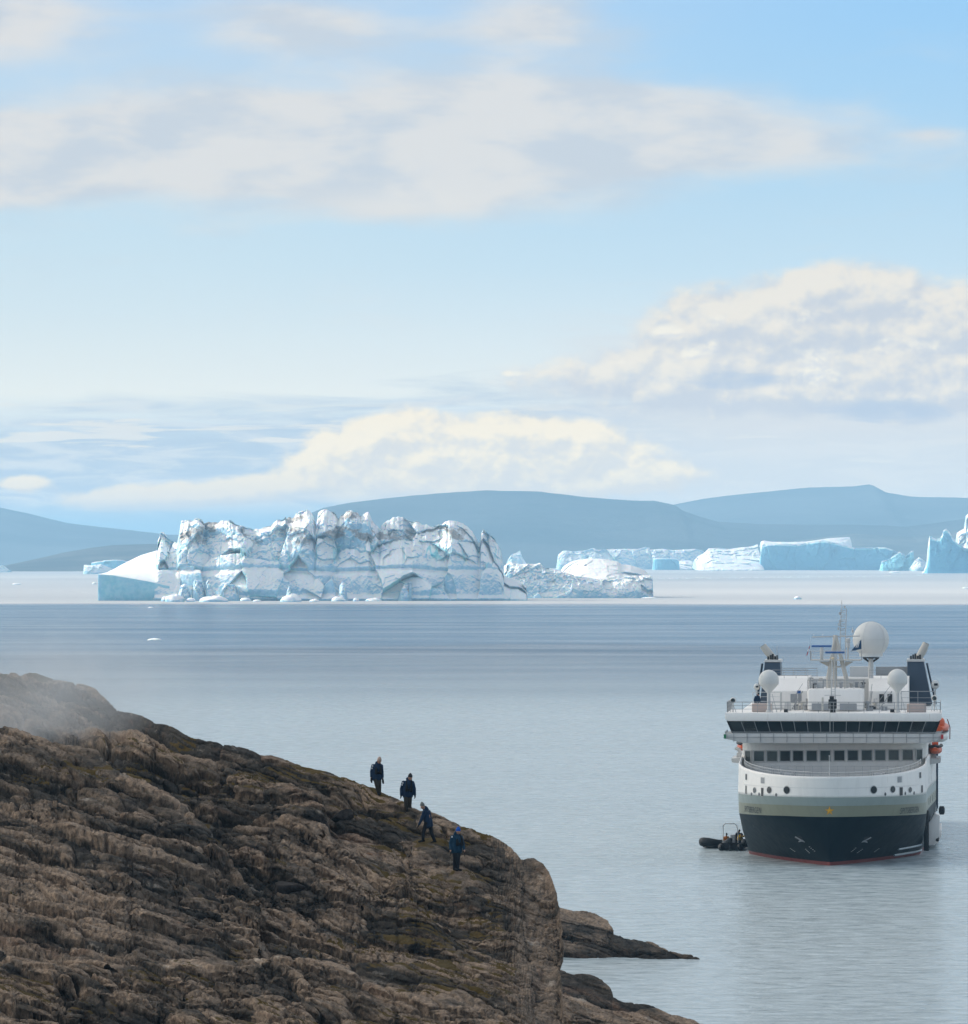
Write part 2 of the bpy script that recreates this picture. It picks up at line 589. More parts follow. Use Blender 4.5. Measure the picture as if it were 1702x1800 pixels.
# ------------------------------------------------------------------ foreground rock
def build_rock(nt, b):
    co = objco(nt)
    at = nt.node('ShaderNodeAttribute', attribute_name='col')
    moss = nt.node('ShaderNodeAttribute', attribute_name='moss')
    fine = nt.noise(co, 5.0, 8, 0.68)
    spk = nt.noise(co, 26.0, 4, 0.7)
    mul = nt.line(fine, 0.28, 0.72, 0.3, 1.9) * nt.line(spk, 0.3, 0.7, 0.65, 1.4)
    vm = nt.node('ShaderNodeVectorMath', operation='SCALE')
    nt.t.links.new(at.outputs['Color'], vm.inputs[0])
    nt.put(vm.inputs['Scale'], mul)
    ms = nt.mix(nt.noise(co, 3.0, 5, 0.65), lin(44, 42, 14), lin(100, 78, 34))
    mk = nt.smooth(E(nt, moss.outputs['Fac']) + (fine - 0.5) * 0.5, 0.42, 0.62)
    nt.put(b.inputs['Base Color'], nt.mix(mk, E(nt, vm.outputs[0]), ms))
    b.inputs['Roughness'].default_value = 0.9
    h = fine * 0.6 + spk * 0.2
    bump(nt, b, h, 0.9, 0.16)


rock_m = mat('gneiss_rock', (0.1, 0.08, 0.06), 0.9, spec=0.15, build=build_rock)
PPM = 42.0   # photo pixels per metre at the hillside


def rock_detail(X, Y, seed, vert=None):
    """Displacement (m), moss weight and colour for slab space X, Y (metres across, metres up-slope as seen)."""
    wx = nfbm(X / 3, Y / 1.0, seed=seed, oct=2) * 1.0
    wy = nfbm(X / 4.5 + 40, Y / 1.2, seed=seed + 1, oct=2) * 0.34
    a = R(-17)
    Xr, Yr = X * math.cos(a) + Y * math.sin(a), -X * math.sin(a) + Y * math.cos(a)
    Xw, Yw = Xr + wx, Yr + wy

    def slabs(sx, sy, sd, lean):
        # overlapping tongues of rock: the lower edge of each stands proud of the one below it
        f1, f2, idv, off = voro(Xw / sx, Yw / sy, seed=sd)
        edge = np.clip((f2 - f1) * 1.6, 0, 1)
        body = np.sqrt(np.clip(1 - 0.8 * f1 * f1, 0, 1)) * 0.5
        tilt = off[..., 0] * (idv - 0.5) * 0.8 - off[..., 1] * (lean + 0.8 * (idv - 0.4))
        return body + tilt + (idv - 0.5) * 0.7, edge, idv

    def ledges(lam, sd, asym=0.82):
        q = Yw / lam + 1.0 * nfbm(Xr / 7, Yr / 2.0, seed=sd, oct=2, gain=0.5)
        p = q - np.floor(q)
        on = sstep(perlin(np.floor(q) * 3.7 + 0.5, Xr / 3.5, seed=sd + 3) , -0.2, 0.25)
        prof = np.where(p < 1 - asym, p / (1 - asym), (1 - p) / asym)
        return prof * on
    big = nfbm(Xr / 7, Yr / 2.4, seed=seed + 5, oct=3)
    s1, e1, i1 = slabs(6.5, 1.0, seed + 11, 0.6)
    s2, e2, i2 = slabs(2.4, 0.42, seed + 23, 0.6)
    l1 = ledges(1.7, seed + 301, 0.9)
    d = big * 0.9 + s1 * 0.55 + (1 - np.exp(-e1 * 9)) * 0.26 + s2 * 0.25 + (1 - np.exp(-e2 * 8)) * 0.15 + l1 * 0.3
    # joints running along the layering
    k1 = nfbm(Xw / 4.0, Yw / 0.62, seed=seed + 141, oct=2, gain=0.4)
    k3 = nfbm(Xw / 2.4, Yw / 0.24, seed=seed + 161, oct=2, gain=0.4)
    d = d - 0.6 * np.exp(-(k1 / 0.03) ** 2) - 0.2 * np.exp(-(k3 / 0.05) ** 2)
    # irregular hollows where the slabs have broken out
    rub = sstep(nfbm(X / 5.0, Y / 1.5, seed=seed + 71, oct=3), 0.05, 0.3)
    rb = np.abs(nfbm(X / 1.6, Y / 0.3, seed=seed + 81, oct=2, gain=0.5))
    d = d - rub * (0.3 + rb * 0.5)
    return d, rub, (i1 - 0.5) * 0.5 + (i2 - 0.5) * 0.55


def rock_sheet(name, us, sil, bottom, Dfun, seed, nv, scale=1.0, back=((1.5, 0.5), (4, 1.6), (9, 4), (16, 9), (26, 17), (40, 30)), amp=1.0,
               flat=(), flute=None, mossy=0.0, extra=None, edge_fade=None, disp_dir=(0.05, -0.5, 0.86), top_amp=0.22, front_drop=True):
    nu = len(us)
    top = interp(sil, us)
    v = np.linspace(0, 1, int(nv * 1.7)) ** 0.85
    PX = np.repeat(us[None, :], len(v), 0)
    PY = bottom + (top[None, :] - bottom) * v[:, None]
    if flute is not None: PX = PX + sstep(PX, 925, 990) * (9 * nfbm(PY / 24, PX * 0, seed=seed + 3, oct=4, gain=0.6))
    if flute is not None: PX = PX - 16 * sstep(PY, 1650, 1720) * sstep(PX, 900, 985) * (name == 'hillside')
    D = Dfun(PX, PY)
    X, Y = PX / PPM, -PY / PPM
    d, rub, slabtone = rock_detail(X * scale, Y * scale, seed)
    d = d * (1.1 - 0.4 * sstep(PX, 350, 800))
    if flute is not None:
        w = sstep(PX, flute[0], flute[1])
        Xf = X + 0.22 * (-Y) + 0.3 * nfbm(X, Y * 0.7, seed=seed + 7, oct=3)
        fl = nfbm(Xf / 0.32, Y / 2.6, seed=seed + 9, oct=4, ridged=True)
        d = d * (1 - 0.6 * w) + w * (fl * 0.15 + nfbm(Xf / 1.1, Y / 4, seed=seed + 19, oct=2) * 0.6)
    else:
        w = 0 * PX
    if extra is not None:
        d = d + extra(PX, PY)
    fade = top_amp + (1 - top_amp) * sstep(PY - top[None, :], 0, 26)
    for (fx, fy, fr) in flat:
        g = np.exp(-((PX - fx) ** 2 + ((PY - fy) * 1.4) ** 2) / fr ** 2)
        fade = fade * (1 - g)
        rub = rub * (1 - g)
    if edge_fade is not None:
        fade = fade * edge_fade(PX)
    d = d * amp * fade
    dd = np.array(disp_dir) / np.linalg.norm(disp_dir)
    pos = np.stack(P(PX, PY, D), -1) + (d - 0.75 * amp * fade)[..., None] * dd
    # even out the rows along the true relief so that steep faces carry as much detail as flat ones
    seg = np.sqrt((0.16 * np.diff(pos[..., 1], axis=0)) ** 2 + np.diff(pos[..., 2], axis=0) ** 2 + 1e-8)
    al = np.concatenate([np.zeros((1, nu)), np.cumsum(seg, 0)], 0)
    al = al / al[-1:]
    kw = 4
    pad = np.concatenate([np.repeat(al[:, :1], kw, 1), al, np.repeat(al[:, -1:], kw, 1)], 1)
    cs = np.cumsum(np.concatenate([np.zeros((al.shape[0], 1)), pad], 1), 1)
    al = (cs[:, 2 * kw + 1:] - cs[:, :-2 * kw - 1]) / (2 * kw + 1)      # neighbouring columns keep in step
    al[-1] = 1.0
    stack = np.concatenate([pos, PX[..., None], PY[..., None], rub[..., None], w[..., None], fade[..., None], slabtone[..., None]], -1)
    out = np.zeros((nv, nu, stack.shape[-1]))
    src = np.arange(al.shape[0], dtype=float)
    for j in range(nu):
        q = np.interp(np.linspace(0, al[-1, j], nv), al[:, j], src)
        i0 = np.minimum(q.astype(int), al.shape[0] - 2)
        fq = (q - i0)[:, None]
        out[:, j] = stack[i0, j] * (1 - fq) + stack[i0 + 1, j] * fq
    pos, PX, PY, rub, w, fade = out[..., :3], out[..., 3], out[..., 4], out[..., 5], out[..., 6], out[..., 7]
    slabtone = out[..., 8] * (1 - w)
    # true 3-D relief: bedding, broken blocks, roughness
    gu, gv = np.gradient(pos, axis=1), np.gradient(pos, axis=0)
    nn = np.cross(gu, gv)
    nn /= np.linalg.norm(nn, axis=-1, keepdims=True) + 1e-9
    nn = np.where(nn[..., 2:3] < 0, -nn, nn)
    x, y, z = pos[..., 0] * scale, pos[..., 1] * scale, pos[..., 2] * scale
    zd = z + 0.22 * x - 0.05 * y + 0.35 * nfbm(x / 3, y / 3, z / 2, seed=seed + 200, oct=2)     # bedding dips to the right
    f1, f2, idv, off = voro(x / 1.1, y / 1.3, zd / 0.36, seed=seed + 210)
    blk = (idv - 0.5) * 0.55 + off[..., 2] * (idv - 0.35) * 0.9 - 0.5 * np.exp(-((f2 - f1) / 0.07) ** 2)
    f1b, f2b, idb, offb = voro(x / 0.42, y / 0.5, zd / 0.16, seed=seed + 220)
    blk2 = (idb - 0.5) * 0.6 - 0.5 * np.exp(-((f2b - f1b) / 0.09) ** 2)
    bed = nfbm(x / 3.2, y / 3.2, zd / 0.10, seed=seed + 230, oct=3, gain=0.55)
    rgh = nfbm(x / 0.5, y / 0.5, z / 0.3, seed=seed + 240, oct=4, gain=0.6)
    rdg = nfbm(x / 1.4, y / 1.4, zd / 0.5, seed=seed + 250, oct=3, ridged=True)
    brk = 0.45 + 0.9 * sstep(nfbm(x / 6, y / 6, z / 3, seed=seed + 260, oct=2), -0.2, 0.25)     # smooth whalebacks next to broken ground
    f3 = (blk * 0.17 + blk2 * 0.06) * brk * (1 - 0.6 * w) + bed * 0.06 + rgh * 0.055 + rdg * 0.05
    pos = pos + nn * (f3 * (0.35 + 0.65 * fade) / scale)[..., None]
    # colour: grey-brown gneiss with tan and pale bands, black lichen, moss in the hollows
    c0 = np.array(lin(58, 54, 49)); c1 = np.array(lin(136, 118, 101)); c2 = np.array(lin(112, 88, 72)); c3 = np.array(lin(24, 24, 25)); c4 = np.array(lin(164, 154, 142))

    def over(c, m_, k):
        return c * (1 - m_[..., None]) + k * m_[..., None]
    zs = zd * (1 - 0.6 * w)
    ys = y * (1 + 0.5 * w)
    c = over(np.ones(pos.shape) * c0, sstep(nfbm(x / 2.0, ys / 2.6, zs / 0.35, seed=seed + 91, oct=5, gain=0.6) * 0.8 + slabtone + 0.06 * (idv - 0.5), -0.26, 0.28), c1)
    c = over(c, 0.6 * sstep(nfbm(x / 3.5, ys / 4, zs / 0.5, seed=seed + 95, oct=4), 0.12, 0.4), c2)
    c = over(c, 0.8 * sstep(nfbm(x / 1.5, ys / 1.9, zs / 0.5, seed=seed + 101, oct=5, gain=0.65) - 0.35 * slabtone, 0.08, 0.32), c3)
    c = over(c, 0.6 * sstep(nfbm(x / 1.8, ys / 2.2, zs / 0.16, seed=seed + 111, oct=5, gain=0.6), 0.16, 0.4), c4)
    c = c * (0.4 + 0.6 * sstep(pos[..., 2] + 0.5 * nfbm(x / 2, y / 2, seed=seed + 280, oct=3), 0.25, 0.6))[..., None]     # wet, weedy tide band
    flatn = sstep(nn[..., 2], 0.66, 0.93)
    mo = sstep(rub, 0.35, 0.9) * 0.6 + 0.85 * mossy * sstep(nfbm(x / 4.5, y / 7, z / 3, seed=seed + 171, oct=5, gain=0.6), -0.10, 0.14)
    mo = np.clip(mo, 0, 1) * flatn * (1 - 0.9 * w)
    rows, cols, mos = [pos], [c], [mo]
    last = pos[-1]
    for (db, dz) in back:
        nb = nfbm(us / 60, us * 0 + db, seed=seed + 131, oct=3) * 0.15 * db ** 0.6
        q = last + np.stack([np.zeros(nu) - 0.15 * db * (us > 850) * (flute is not None), np.full(nu, db), -np.full(nu, dz) + nb * 0.3], -1)
        q[:, 2] = np.maximum(q[:, 2], -2.0)
        rows.append(q[None]); cols.append(c[-1:]); mos.append(mo[-1:])
    if front_drop:
        fr = pos[0] + np.array([0, -6, -14.0]); fr[:, 2] = -3
        rows.insert(0, fr[None]); cols.insert(0, c[:1]); mos.insert(0, mo[:1])
    Pn = np.concatenate(rows, 0)
    o = link(name, grid_mesh(name, Pn, {'col': np.concatenate(cols, 0), 'moss': np.concatenate(mos, 0)}), rock_m)
    return tag(o, kind='structure')


def Dmain(px, py):
    return 240.0 + 0.1 * (1800 - py) + 26 * sstep(-py, -1350, -1265) * (1 - sstep(px, 130, 330))


SIL = [(-260, 1150), (-120, 1172), (0, 1184), (60, 1187), (113, 1200), (137, 1200), (171, 1212), (199, 1242), (211, 1248), (250, 1257), (272, 1270), (302, 1275), (336, 1293), (351, 1294), (397, 1305), (458, 1322), (519, 1345),
       (535, 1350), (572, 1356), (617, 1370), (663, 1388), (706, 1407), (724, 1417), (740, 1422), (773, 1431), (816, 1450), (862, 1466), (892, 1482), (917, 1506), (938, 1505), (957, 1517), (966, 1530), (972, 1544),
       (978, 1565), (982, 1585), (986, 1610), (990, 1640), (992, 1665)]
FEET = [(745, 1481, 26), (762, 1484, 26), (803, 1531, 30)]


def cleft(px, py):
    # a broad slab left of the cleft stands proud of the recess to its right; a gully under the first ridge
    xc = 548 + (py - 1355) * 0.24
    a = sstep(px, xc - 190, xc - 12) * (1 - sstep(px, xc - 6, xc + 8)) * sstep(py, 1375, 1425) * (1 - sstep(py, 1450, 1500))
    g2 = (px - 760 - (py - 1560) * 0.95)
    b = (1 - sstep(np.abs(g2), 10, 70)) * sstep(py, 1540, 1580) * (1 - sstep(py, 1640, 1680))
    return a * 1.1 - b * 0.7


us = np.concatenate([np.linspace(-260, -20, 90), np.linspace(-18, 940, 720), np.linspace(941, 992, 80)])
main_rock = rock_sheet('hillside', us, SIL, 1860, Dmain, 101, 840, flat=FEET, flute=(860, 930), mossy=1.0, extra=cleft)

# nearer dark shoulder at the left, in front of the misty upper slope
SHO = [(-260, 1262), (-100, 1272), (0, 1278), (30, 1282), (61, 1294), (107, 1310), (147, 1316), (171, 1320), (186, 1336), (200, 1350), (244, 1366), (290, 1392), (330, 1420), (365, 1455), (400, 1500), (430, 1545), (455, 1580)]
us2 = np.linspace(-260, 455, 420)
rock_sheet('shoulder', us2, SHO, 1720, lambda px, py: 236.0 + 0.1 * (1800 - py) - 4.0 * (1 - sstep(px, 200, 430)) + 1.4 * sstep(px, 300, 440), 211, 400, back=((1.0, 0.5), (3, 2.2), (6, 4.5), (9, 7)), mossy=0.6, amp=0.9, front_drop=False)

# low point running out into the water behind the cliff
PT = [(900, 1580), (960, 1586), (984, 1592), (1007, 1598), (1037, 1601), (1057, 1608), (1068, 1617), (1076, 1629), (1079, 1640), (1099, 1648), (1122, 1651), (1149, 1656), (1177, 1671), (1213, 1678), (1243, 1688), (1262, 1692)]
us3 = np.linspace(900, 1262, 300)
rock_sheet('headland', us3, PT, 1693, lambda px, py: 446.0 + 0.12 * (1693 - py) + 0 * px, 307, 170, scale=0.72, amp=1.15, back=((2, 0.6), (6, 3), (12, 9), (20, 16)), disp_dir=(0.05, -0.6, 0.8), top_amp=0.3, mossy=0.4, front_drop=False)

# nearest ridge along the bottom with its own low point
NR = [(-260, 1688), (0, 1690), (120, 1692), (240, 1689), (400, 1691), (560, 1688), (700, 1692), (840, 1689), (930, 1690), (979, 1690), (983, 1700), (988, 1722), (990, 1745), (991, 1775)]
us4 = np.concatenate([np.linspace(-260, -20, 90), np.linspace(-18, 991, 680)])
rock_sheet('foreshore', us4, NR, 1880, lambda px, py: 222.0 + 0.1 * (1880 - py) + 0 * px, 409, 380, flute=(880, 945), back=((1, 0.4), (2.5, 2.0), (5, 6)), mossy=1.0, top_amp=0.35)
NP = [(a, b + 110) for a, b in PT]
NP = [(900, 1692), (960, 1696), (984, 1702), (1007, 1708), (1037, 1711), (1057, 1718), (1068, 1727), (1076, 1739), (1079, 1750), (1099, 1758), (1122, 1761), (1149, 1766), (1177, 1781), (1213, 1788), (1243, 1799), (1262, 1803), (1300, 1830)]
us5 = np.linspace(900, 1300, 300)
rock_sheet('point', us5, NP, 1860, lambda px, py: 360.0 + 0.1 * (1860 - py) + 0 * px, 511, 200, scale=0.8, amp=1.0, back=((2, 0.6), (6, 3), (12, 9), (20, 16)), disp_dir=(0.05, -0.6, 0.8), top_amp=0.3, mossy=0.5, front_drop=False)


# ------------------------------------------------------------------ icebergs
def build_ice(nt, b):
    co = objco(nt)
    dirt = nt.node('ShaderNodeAttribute', attribute_name='dirt')
    blue = nt.node('ShaderNodeAttribute', attribute_name='blue')
    g = nt.node('ShaderNodeNewGeometry')
    sp = nt.node('ShaderNodeSeparateXYZ')
    nt.t.links.new(g.outputs['Normal'], sp.inputs[0])
    up = E(nt, sp.outputs[2])
    n1 = nt.noise(co, 0.35, 6, 0.6)
    n2 = nt.noise(co, 1.6, 5, 0.62)
    # snow on everything that lies back, bare glacier ice on the steep faces
    snow = nt.smooth(up + (n1 - 0.5) * 0.4, 0.10, 0.5)
    c = nt.mix(snow, nt.mix(nt.smooth(n1, 0.35, 0.65), lin(156, 200, 222), lin(186, 216, 232)), lin(242, 242, 240))
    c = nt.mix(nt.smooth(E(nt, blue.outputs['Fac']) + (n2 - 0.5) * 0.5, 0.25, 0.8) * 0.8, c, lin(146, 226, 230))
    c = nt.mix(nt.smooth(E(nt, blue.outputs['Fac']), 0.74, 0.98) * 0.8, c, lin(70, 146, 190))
    c = nt.mix(nt.smooth(E(nt, dirt.outputs['Fac']) + (n2 - 0.5) * 1.1, 0.42, 0.9) * 0.75, c, lin(138, 126, 116))
    nt.put(b.inputs['Base Color'], c)
    b.inputs['Roughness'].default_value = 0.9
    b.inputs['Subsurface Weight'].default_value = 0.6
    b.inputs['Subsurface Radius'].default_value = (0.5, 0.9, 1.3)
    b.inputs['Subsurface Scale'].default_value = 1.2
    bump(nt, b, n1 * 0.6 + n2 * 0.4, 0.35, 0.6)


ice_m = mat('glacier_ice', lin(225, 236, 242), 0.9, spec=0.08, build=build_ice)


def berg_mesh(name, prof, base, D, depth, seed, cell=(13, 5, 2.0), amp=(4.0, 1.5, 0.5), setback=0.3, shape=1.0, nu=420, nv=170, notch=None,
              dirt=0.0, blue=0.3, lip=0.0, bow=0.3, crag=0.0, hk=0.35, cleft=0.0, spike=0.0, tint=0.0, back_rise=0.0, cliff=1.0, pm=None, cracks=1.0, edge_in=3.0):
    """A block of ice: front cliff from the waterline to the skyline profile, then a rough top falling away behind."""
    s = D / F
    us = np.linspace(prof[0][0], prof[-1][0], nu)
    top = CAMZ + (HY - interp(prof, us)) * s
    x = (us - CX) * s
    top = top + spike * nfbm(x / 7, x * 0 + seed, seed=seed + 66, oct=4, gain=0.55, ridged=True) * sstep(top, 8, 25)
    w = (us - us[0]) / (us[-1] - us[0])
    nf = int(nv * 0.72)
    rows = []
    ends = np.clip(np.minimum(w, 1 - w) * (us[-1] - us[0]) / edge_in, 0, 1) ** 0.5
    plan = -bow * depth * np.sqrt(np.clip(1 - (2 * w - 1) ** 2, 0, 1)) + depth * 0.5 * (1 - ends)
    plan = plan + nfbm(x / (cell[0] * 2.2), x * 0, seed=seed + 77, oct=3) * amp[0] * 1.4
    tv = np.linspace(0, 1, nf)
    T = tv[:, None] * np.ones(nu)
    Z = -1.5 + (top[None, :] + 1.5) * (T ** shape)
    Y = D + plan[None, :] + depth * setback * T ** (2.2 * cliff)
    if notch is not None:
        zc, zw, am = notch
        wob = nfbm(x / 40, x * 0, seed=seed + 55, oct=2) * 1.6
        Y = Y + am * np.exp(-((Z - zc - wob[None, :]) / zw) ** 2)
    Xg = x[None, :] * np.ones((nf, 1))
    tb = np.linspace(0, 1, nv - nf + 1)[1:]
    Zb = top[None, :] * (1 - tb[:, None] ** 1.6) - 1.5 * tb[:, None] + back_rise * np.sin(np.pi * tb[:, None]) * top[None, :]
    Yb = Y[-1][None, :] + depth * tb[:, None]
    pos = np.concatenate([np.stack([Xg, Y, Z], -1), np.stack([x[None, :] * np.ones((len(tb), 1)), Yb, Zb], -1)], 0)
    Xa, Ya, Za = pos[..., 0], pos[..., 1], pos[..., 2]
    # facets: every cell of the ice tilts its own plane
    wx = nfbm(Xa / cell[0], Ya / cell[0], Za / cell[0], seed=seed, oct=3) * cell[0] * 0.16
    d = np.zeros(Xa.shape)
    crackv = np.zeros(Xa.shape)
    for k, (c, a) in enumerate(zip(cell, amp)):
        f1, f2, idv, off = voro((Xa + wx) / c, Ya / c, (Za + wx * 0.9) / (c * (1.7 if k == 0 else 1.3)), seed=seed + 13 * k)
        g = np.stack([np.sin(idv * 91.7), np.cos(idv * 53.3), np.sin(idv * 37.1 + 1)], -1)
        ah = a * ((0.75 + 0.25 * sstep(Za / top.max(), 0.3, 0.6)) if k == 0 else 1.0 * (hk + (1 - hk) * sstep(Za / top.max(), 0.3, 0.65)))
        d = d + ah * ((off * g).sum(-1) * 1.6 + (idv - 0.5) * 1.1)
        e = np.clip((f2 - f1) * 3.2, 0, 1)
        d = d - ah * 0.07 * (1 - e) ** 2
        if k < 2: crackv = np.maximum(crackv, (1 - np.clip((f2 - f1) * (15.0 if k == 0 else 10.0), 0, 1)) * (1.0 if k == 0 else 0.55) * (idv > 0.62))
    if cleft > 0:
        vn = nfbm(Xa / 17 + 0.25 * nfbm(Za / 14, Xa / 30, seed=seed + 61, oct=2), Ya / 90, seed=seed + 62, oct=3, gain=0.5)
        vc = np.exp(-(vn / 0.022) ** 2) * sstep(Za / top.max(), 0.22, 0.5)
        d = d - cleft * vc
        crackv = np.maximum(crackv, sstep(vc, 0.5, 0.95))
    d = d + amp[2] * nfbm(Xa / 3, Ya / 3, Za / 3, seed=seed + 5, oct=4, gain=0.55, ridged=True) * 1.2
    d = d + crag * sstep(Za / top.max(), 0.3, 0.6) * nfbm(Xa / 9, Ya / 9, Za / 9, seed=seed + 6, oct=4, ridged=True)
    fadeT = np.concatenate([0.35 + 0.65 * sstep(1 - tv, 0.0, 0.10), 0.35 + 0.65 * sstep(tb, 0, 0.15)])[:, None]
    low = sstep(Za, -1.0, 6.0) * 0.7 + 0.3
    d = d * fadeT * low * np.minimum(1, 0.25 + ends)[None, :]
    fr = np.concatenate([np.ones(nf), 1 - tb])[:, None]
    pos[..., 1] -= d * (0.25 + 0.75 * fr)
    pos[..., 2] += d * (0.16 * fr + 0.8 * (1 - fr)) * sstep(Za, 0.0, 5.0)
    if lip > 0:
        pos[..., 1] -= lip * np.exp(-((Za - 1.2) / 1.6) ** 2) * (1 + 0.8 * nfbm(Xa / 7, Xa * 0, seed=seed + 8, oct=2))
    H = top.max()
    di = dirt * sstep(nfbm(Xa / 16, Za / 9, Ya / 20, seed=seed + 31, oct=4), -0.08, 0.26) * sstep(Za / H, 0.42, 0.75)
    bl = blue * sstep(nfbm(Xa / 22, Za / 9, seed=seed + 41, oct=4), 0.08, 0.4) + cracks * crackv * (1 - sstep(Za / H, 0.5, 0.8)) * 0.6
    if notch is not None:
        bl = np.maximum(bl, 0.6 * np.exp(-((Za - notch[0] - 0.5) / (notch[1] * 0.9)) ** 2) * sstep(nfbm(Xa / 14, Xa * 0, seed=seed + 43, oct=3), -0.05, 0.3))
    bl[:nf] = np.maximum(bl[:nf], tint * (1 - sstep(T, 0.9, 0.99)))  # tint puts the blue shade of the front face into its colour
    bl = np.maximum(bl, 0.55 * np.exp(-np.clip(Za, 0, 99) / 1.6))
    return grid_mesh(name, pos, {'dirt': np.clip(di, 0, 1), 'blue': np.clip(bl, 0, 1)})


def berg(name, part, label, *a, parent=None, smooth=True, **k):
    o = link(name if parent is None else part, berg_mesh(name, *a, **k), ice_m, parent)
    if parent is None: tag(o, label, 'iceberg', 'icebergs in the fjord')
    return o


# -- the great craggy berg with its smooth snow ramp
BIG = [(251, 1050), (253, 1044), (255, 1031), (264, 1020), (270, 1006), (272, 979), (274, 955), (280, 941), (286, 944), (298, 955), (309, 959), (313, 938), (316, 921), (326, 919), (337, 919), (346, 914), (353, 919), (357, 924), (370, 923), (383, 924),
       (390, 922), (397, 920), (405, 922), (413, 926), (424, 931), (433, 933), (445, 937), (456, 936), (466, 933), (476, 931), (482, 923), (494, 921), (505, 916), (514, 914), (522, 908), (530, 904), (538, 900), (544, 904), (548, 910), (552, 918), (555, 930),
       (557, 915), (559, 907), (566, 904), (574, 902), (583, 907), (591, 914), (594, 922), (600, 912), (610, 906), (617, 904), (624, 906), (634, 913), (641, 908), (648, 907), (651, 914), (653, 920), (660, 927), (668, 935), (674, 924), (680, 918), (686, 919), (692, 914),
       (700, 912), (707, 914), (714, 919), (724, 924), (734, 922), (745, 928), (761, 934), (774, 930), (787, 922), (801, 922), (814, 927), (822, 933), (831, 940), (836, 950), (840, 958), (843, 960), (846, 944), (850, 940), (858, 946), (868, 954), (876, 966),
       (881, 976), (885, 994), (886, 1000), (884, 1014), (896, 1018), (911, 1022), (926, 1034), (928, 1051)]
DB = 3950.0
root = empty('iceberg', P(560, 1055, DB)[:2] + (0,), 0, 'huge craggy white iceberg with dirty peaks, blue cracks and a snow ramp', 'iceberg', 'icebergs in the fjord')


def under(o, r):
    o.parent = r
    o.matrix_parent_inverse = Matrix.Translation(-r.location)
    return o


under(berg('iceberg', 'ice_wall', None, BIG, 1055, DB, 46, 900, parent=root, cell=(21, 10, 3.0), amp=(8.0, 2.0, 0.45), setback=0.75, notch=(18.5, 1.5, 2.2), dirt=1.0, blue=0.35, hk=0.12, cleft=0.7, spike=2.6, lip=2.0,
           nu=900, nv=250, bow=0.55, crag=0.9, back_rise=0.05, cliff=0.8), root)
# inner ridges standing behind the skyline notches
for k, pr in enumerate([[(300, 1010), (330, 940), (360, 928), (400, 934), (440, 940), (470, 946), (500, 930), (530, 922), (560, 934), (600, 930), (640, 922), (680, 934), (720, 930), (760, 940), (800, 934), (830, 950), (860, 980), (870, 1010)]]):
    under(berg('iceberg', 'ice_ridge', None, pr, 1055, DB + 46, 30, 930 + k, parent=root, cell=(11, 4.5, 2), amp=(4, 1.6, 0.6), setback=0.4, dirt=0.9, nu=420, nv=100), root)
for k, (pr, dd_) in enumerate([
        ([(312, 1057), (314, 1040), (318, 1029), (325, 1026), (331, 1030), (334, 1042), (337, 1057)], 3920), ([(336, 1057), (338, 1026), (343, 1019), (350, 1021), (357, 1023), (360, 1040), (362, 1057)], 3919),
        ([(360, 1057), (362, 1024), (366, 1019), (370, 1027), (376, 1044), (392, 1057)], 3917), ([(388, 1057), (390, 1036), (396, 1026), (410, 1027), (420, 1031), (424, 1036), (414, 1044), (420, 1057)], 3918),
        ([(502, 1057), (504, 1040), (508, 1030), (511, 1031), (514, 1044), (516, 1057)], 3912), ([(594, 1057), (597, 1030), (602, 1021), (607, 1027), (612, 1057)], 3916), ([(700, 1045), (712, 1025), (722, 1023), (738, 1024), (742, 1030), (732, 1034), (724, 1050)], 3921)]):
    under(berg('iceberg', 'ice_pillar', None, pr, 1057, float(dd_), 9, 1980 + 7 * k, parent=root, cell=(6, 2.6, 1.2), amp=(1.2, 0.6, 0.3), setback=0.35, nu=80, nv=60, blue=0.0, cracks=0.0, edge_in=6), root)
RAMP = [(174, 1030), (175, 1008), (190, 1000), (206, 992), (222, 984), (239, 976), (256, 970), (274, 966), (290, 964)]


def ramp_mesh():
    """Snow ramp: a tilted smooth deck over a sheer turquoise cliff."""
    s = DB / F
    nu, nd = 120, 60
    us = np.linspace(173.5, 300, nu)
    x = (us - CX) * s
    back = CAMZ + (HY - interp([(173, 1009), (190, 1001), (206, 992), (239, 976), (272, 966), (300, 963)], us)) * s
    front = CAMZ + (HY - interp([(173, 1009), (200, 1011), (230, 1016), (258, 1021), (300, 1030)], us)) * s
    rows, bl = [], []
    for t in np.linspace(0, 1, 30):
        y = DB - 12 + 0.8 * nfbm(x / 6, x * 0 + t * 2, seed=71, oct=3) + 1.2 * (1 - t) ** 3
        z = -1.5 + (front + 1.5) * t
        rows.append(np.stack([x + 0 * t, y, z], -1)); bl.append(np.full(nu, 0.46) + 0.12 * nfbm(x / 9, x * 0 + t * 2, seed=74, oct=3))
    for t in np.linspace(0, 1, nd)[1:]:
        z = front + (back - front) * t + 0.35 * nfbm(x / 8, x * 0 + t * 8, seed=72, oct=4)
        rows.append(np.stack([x, np.full(nu, DB - 12 + 70 * t), z], -1)); bl.append(np.zeros(nu))
    for t in (0.3, 1.0):
        rows.append(np.stack([x, np.full(nu, DB + 58 + 8 * t), back * (1 - t) - 1.5 * t], -1)); bl.append(np.full(nu, 0.5))
    pn = np.array(rows)
    # close the left end
    pn[:, 0, 1] = DB + 20
    pn[:30, 0, 2] = np.minimum(pn[:30, 0, 2], back[0])
    return grid_mesh('snow_ramp', pn, {'dirt': np.zeros(pn.shape[:2]), 'blue': np.array(bl)})


under(link('snow_ramp', ramp_mesh(), ice_m, root), root)
random.seed(4)

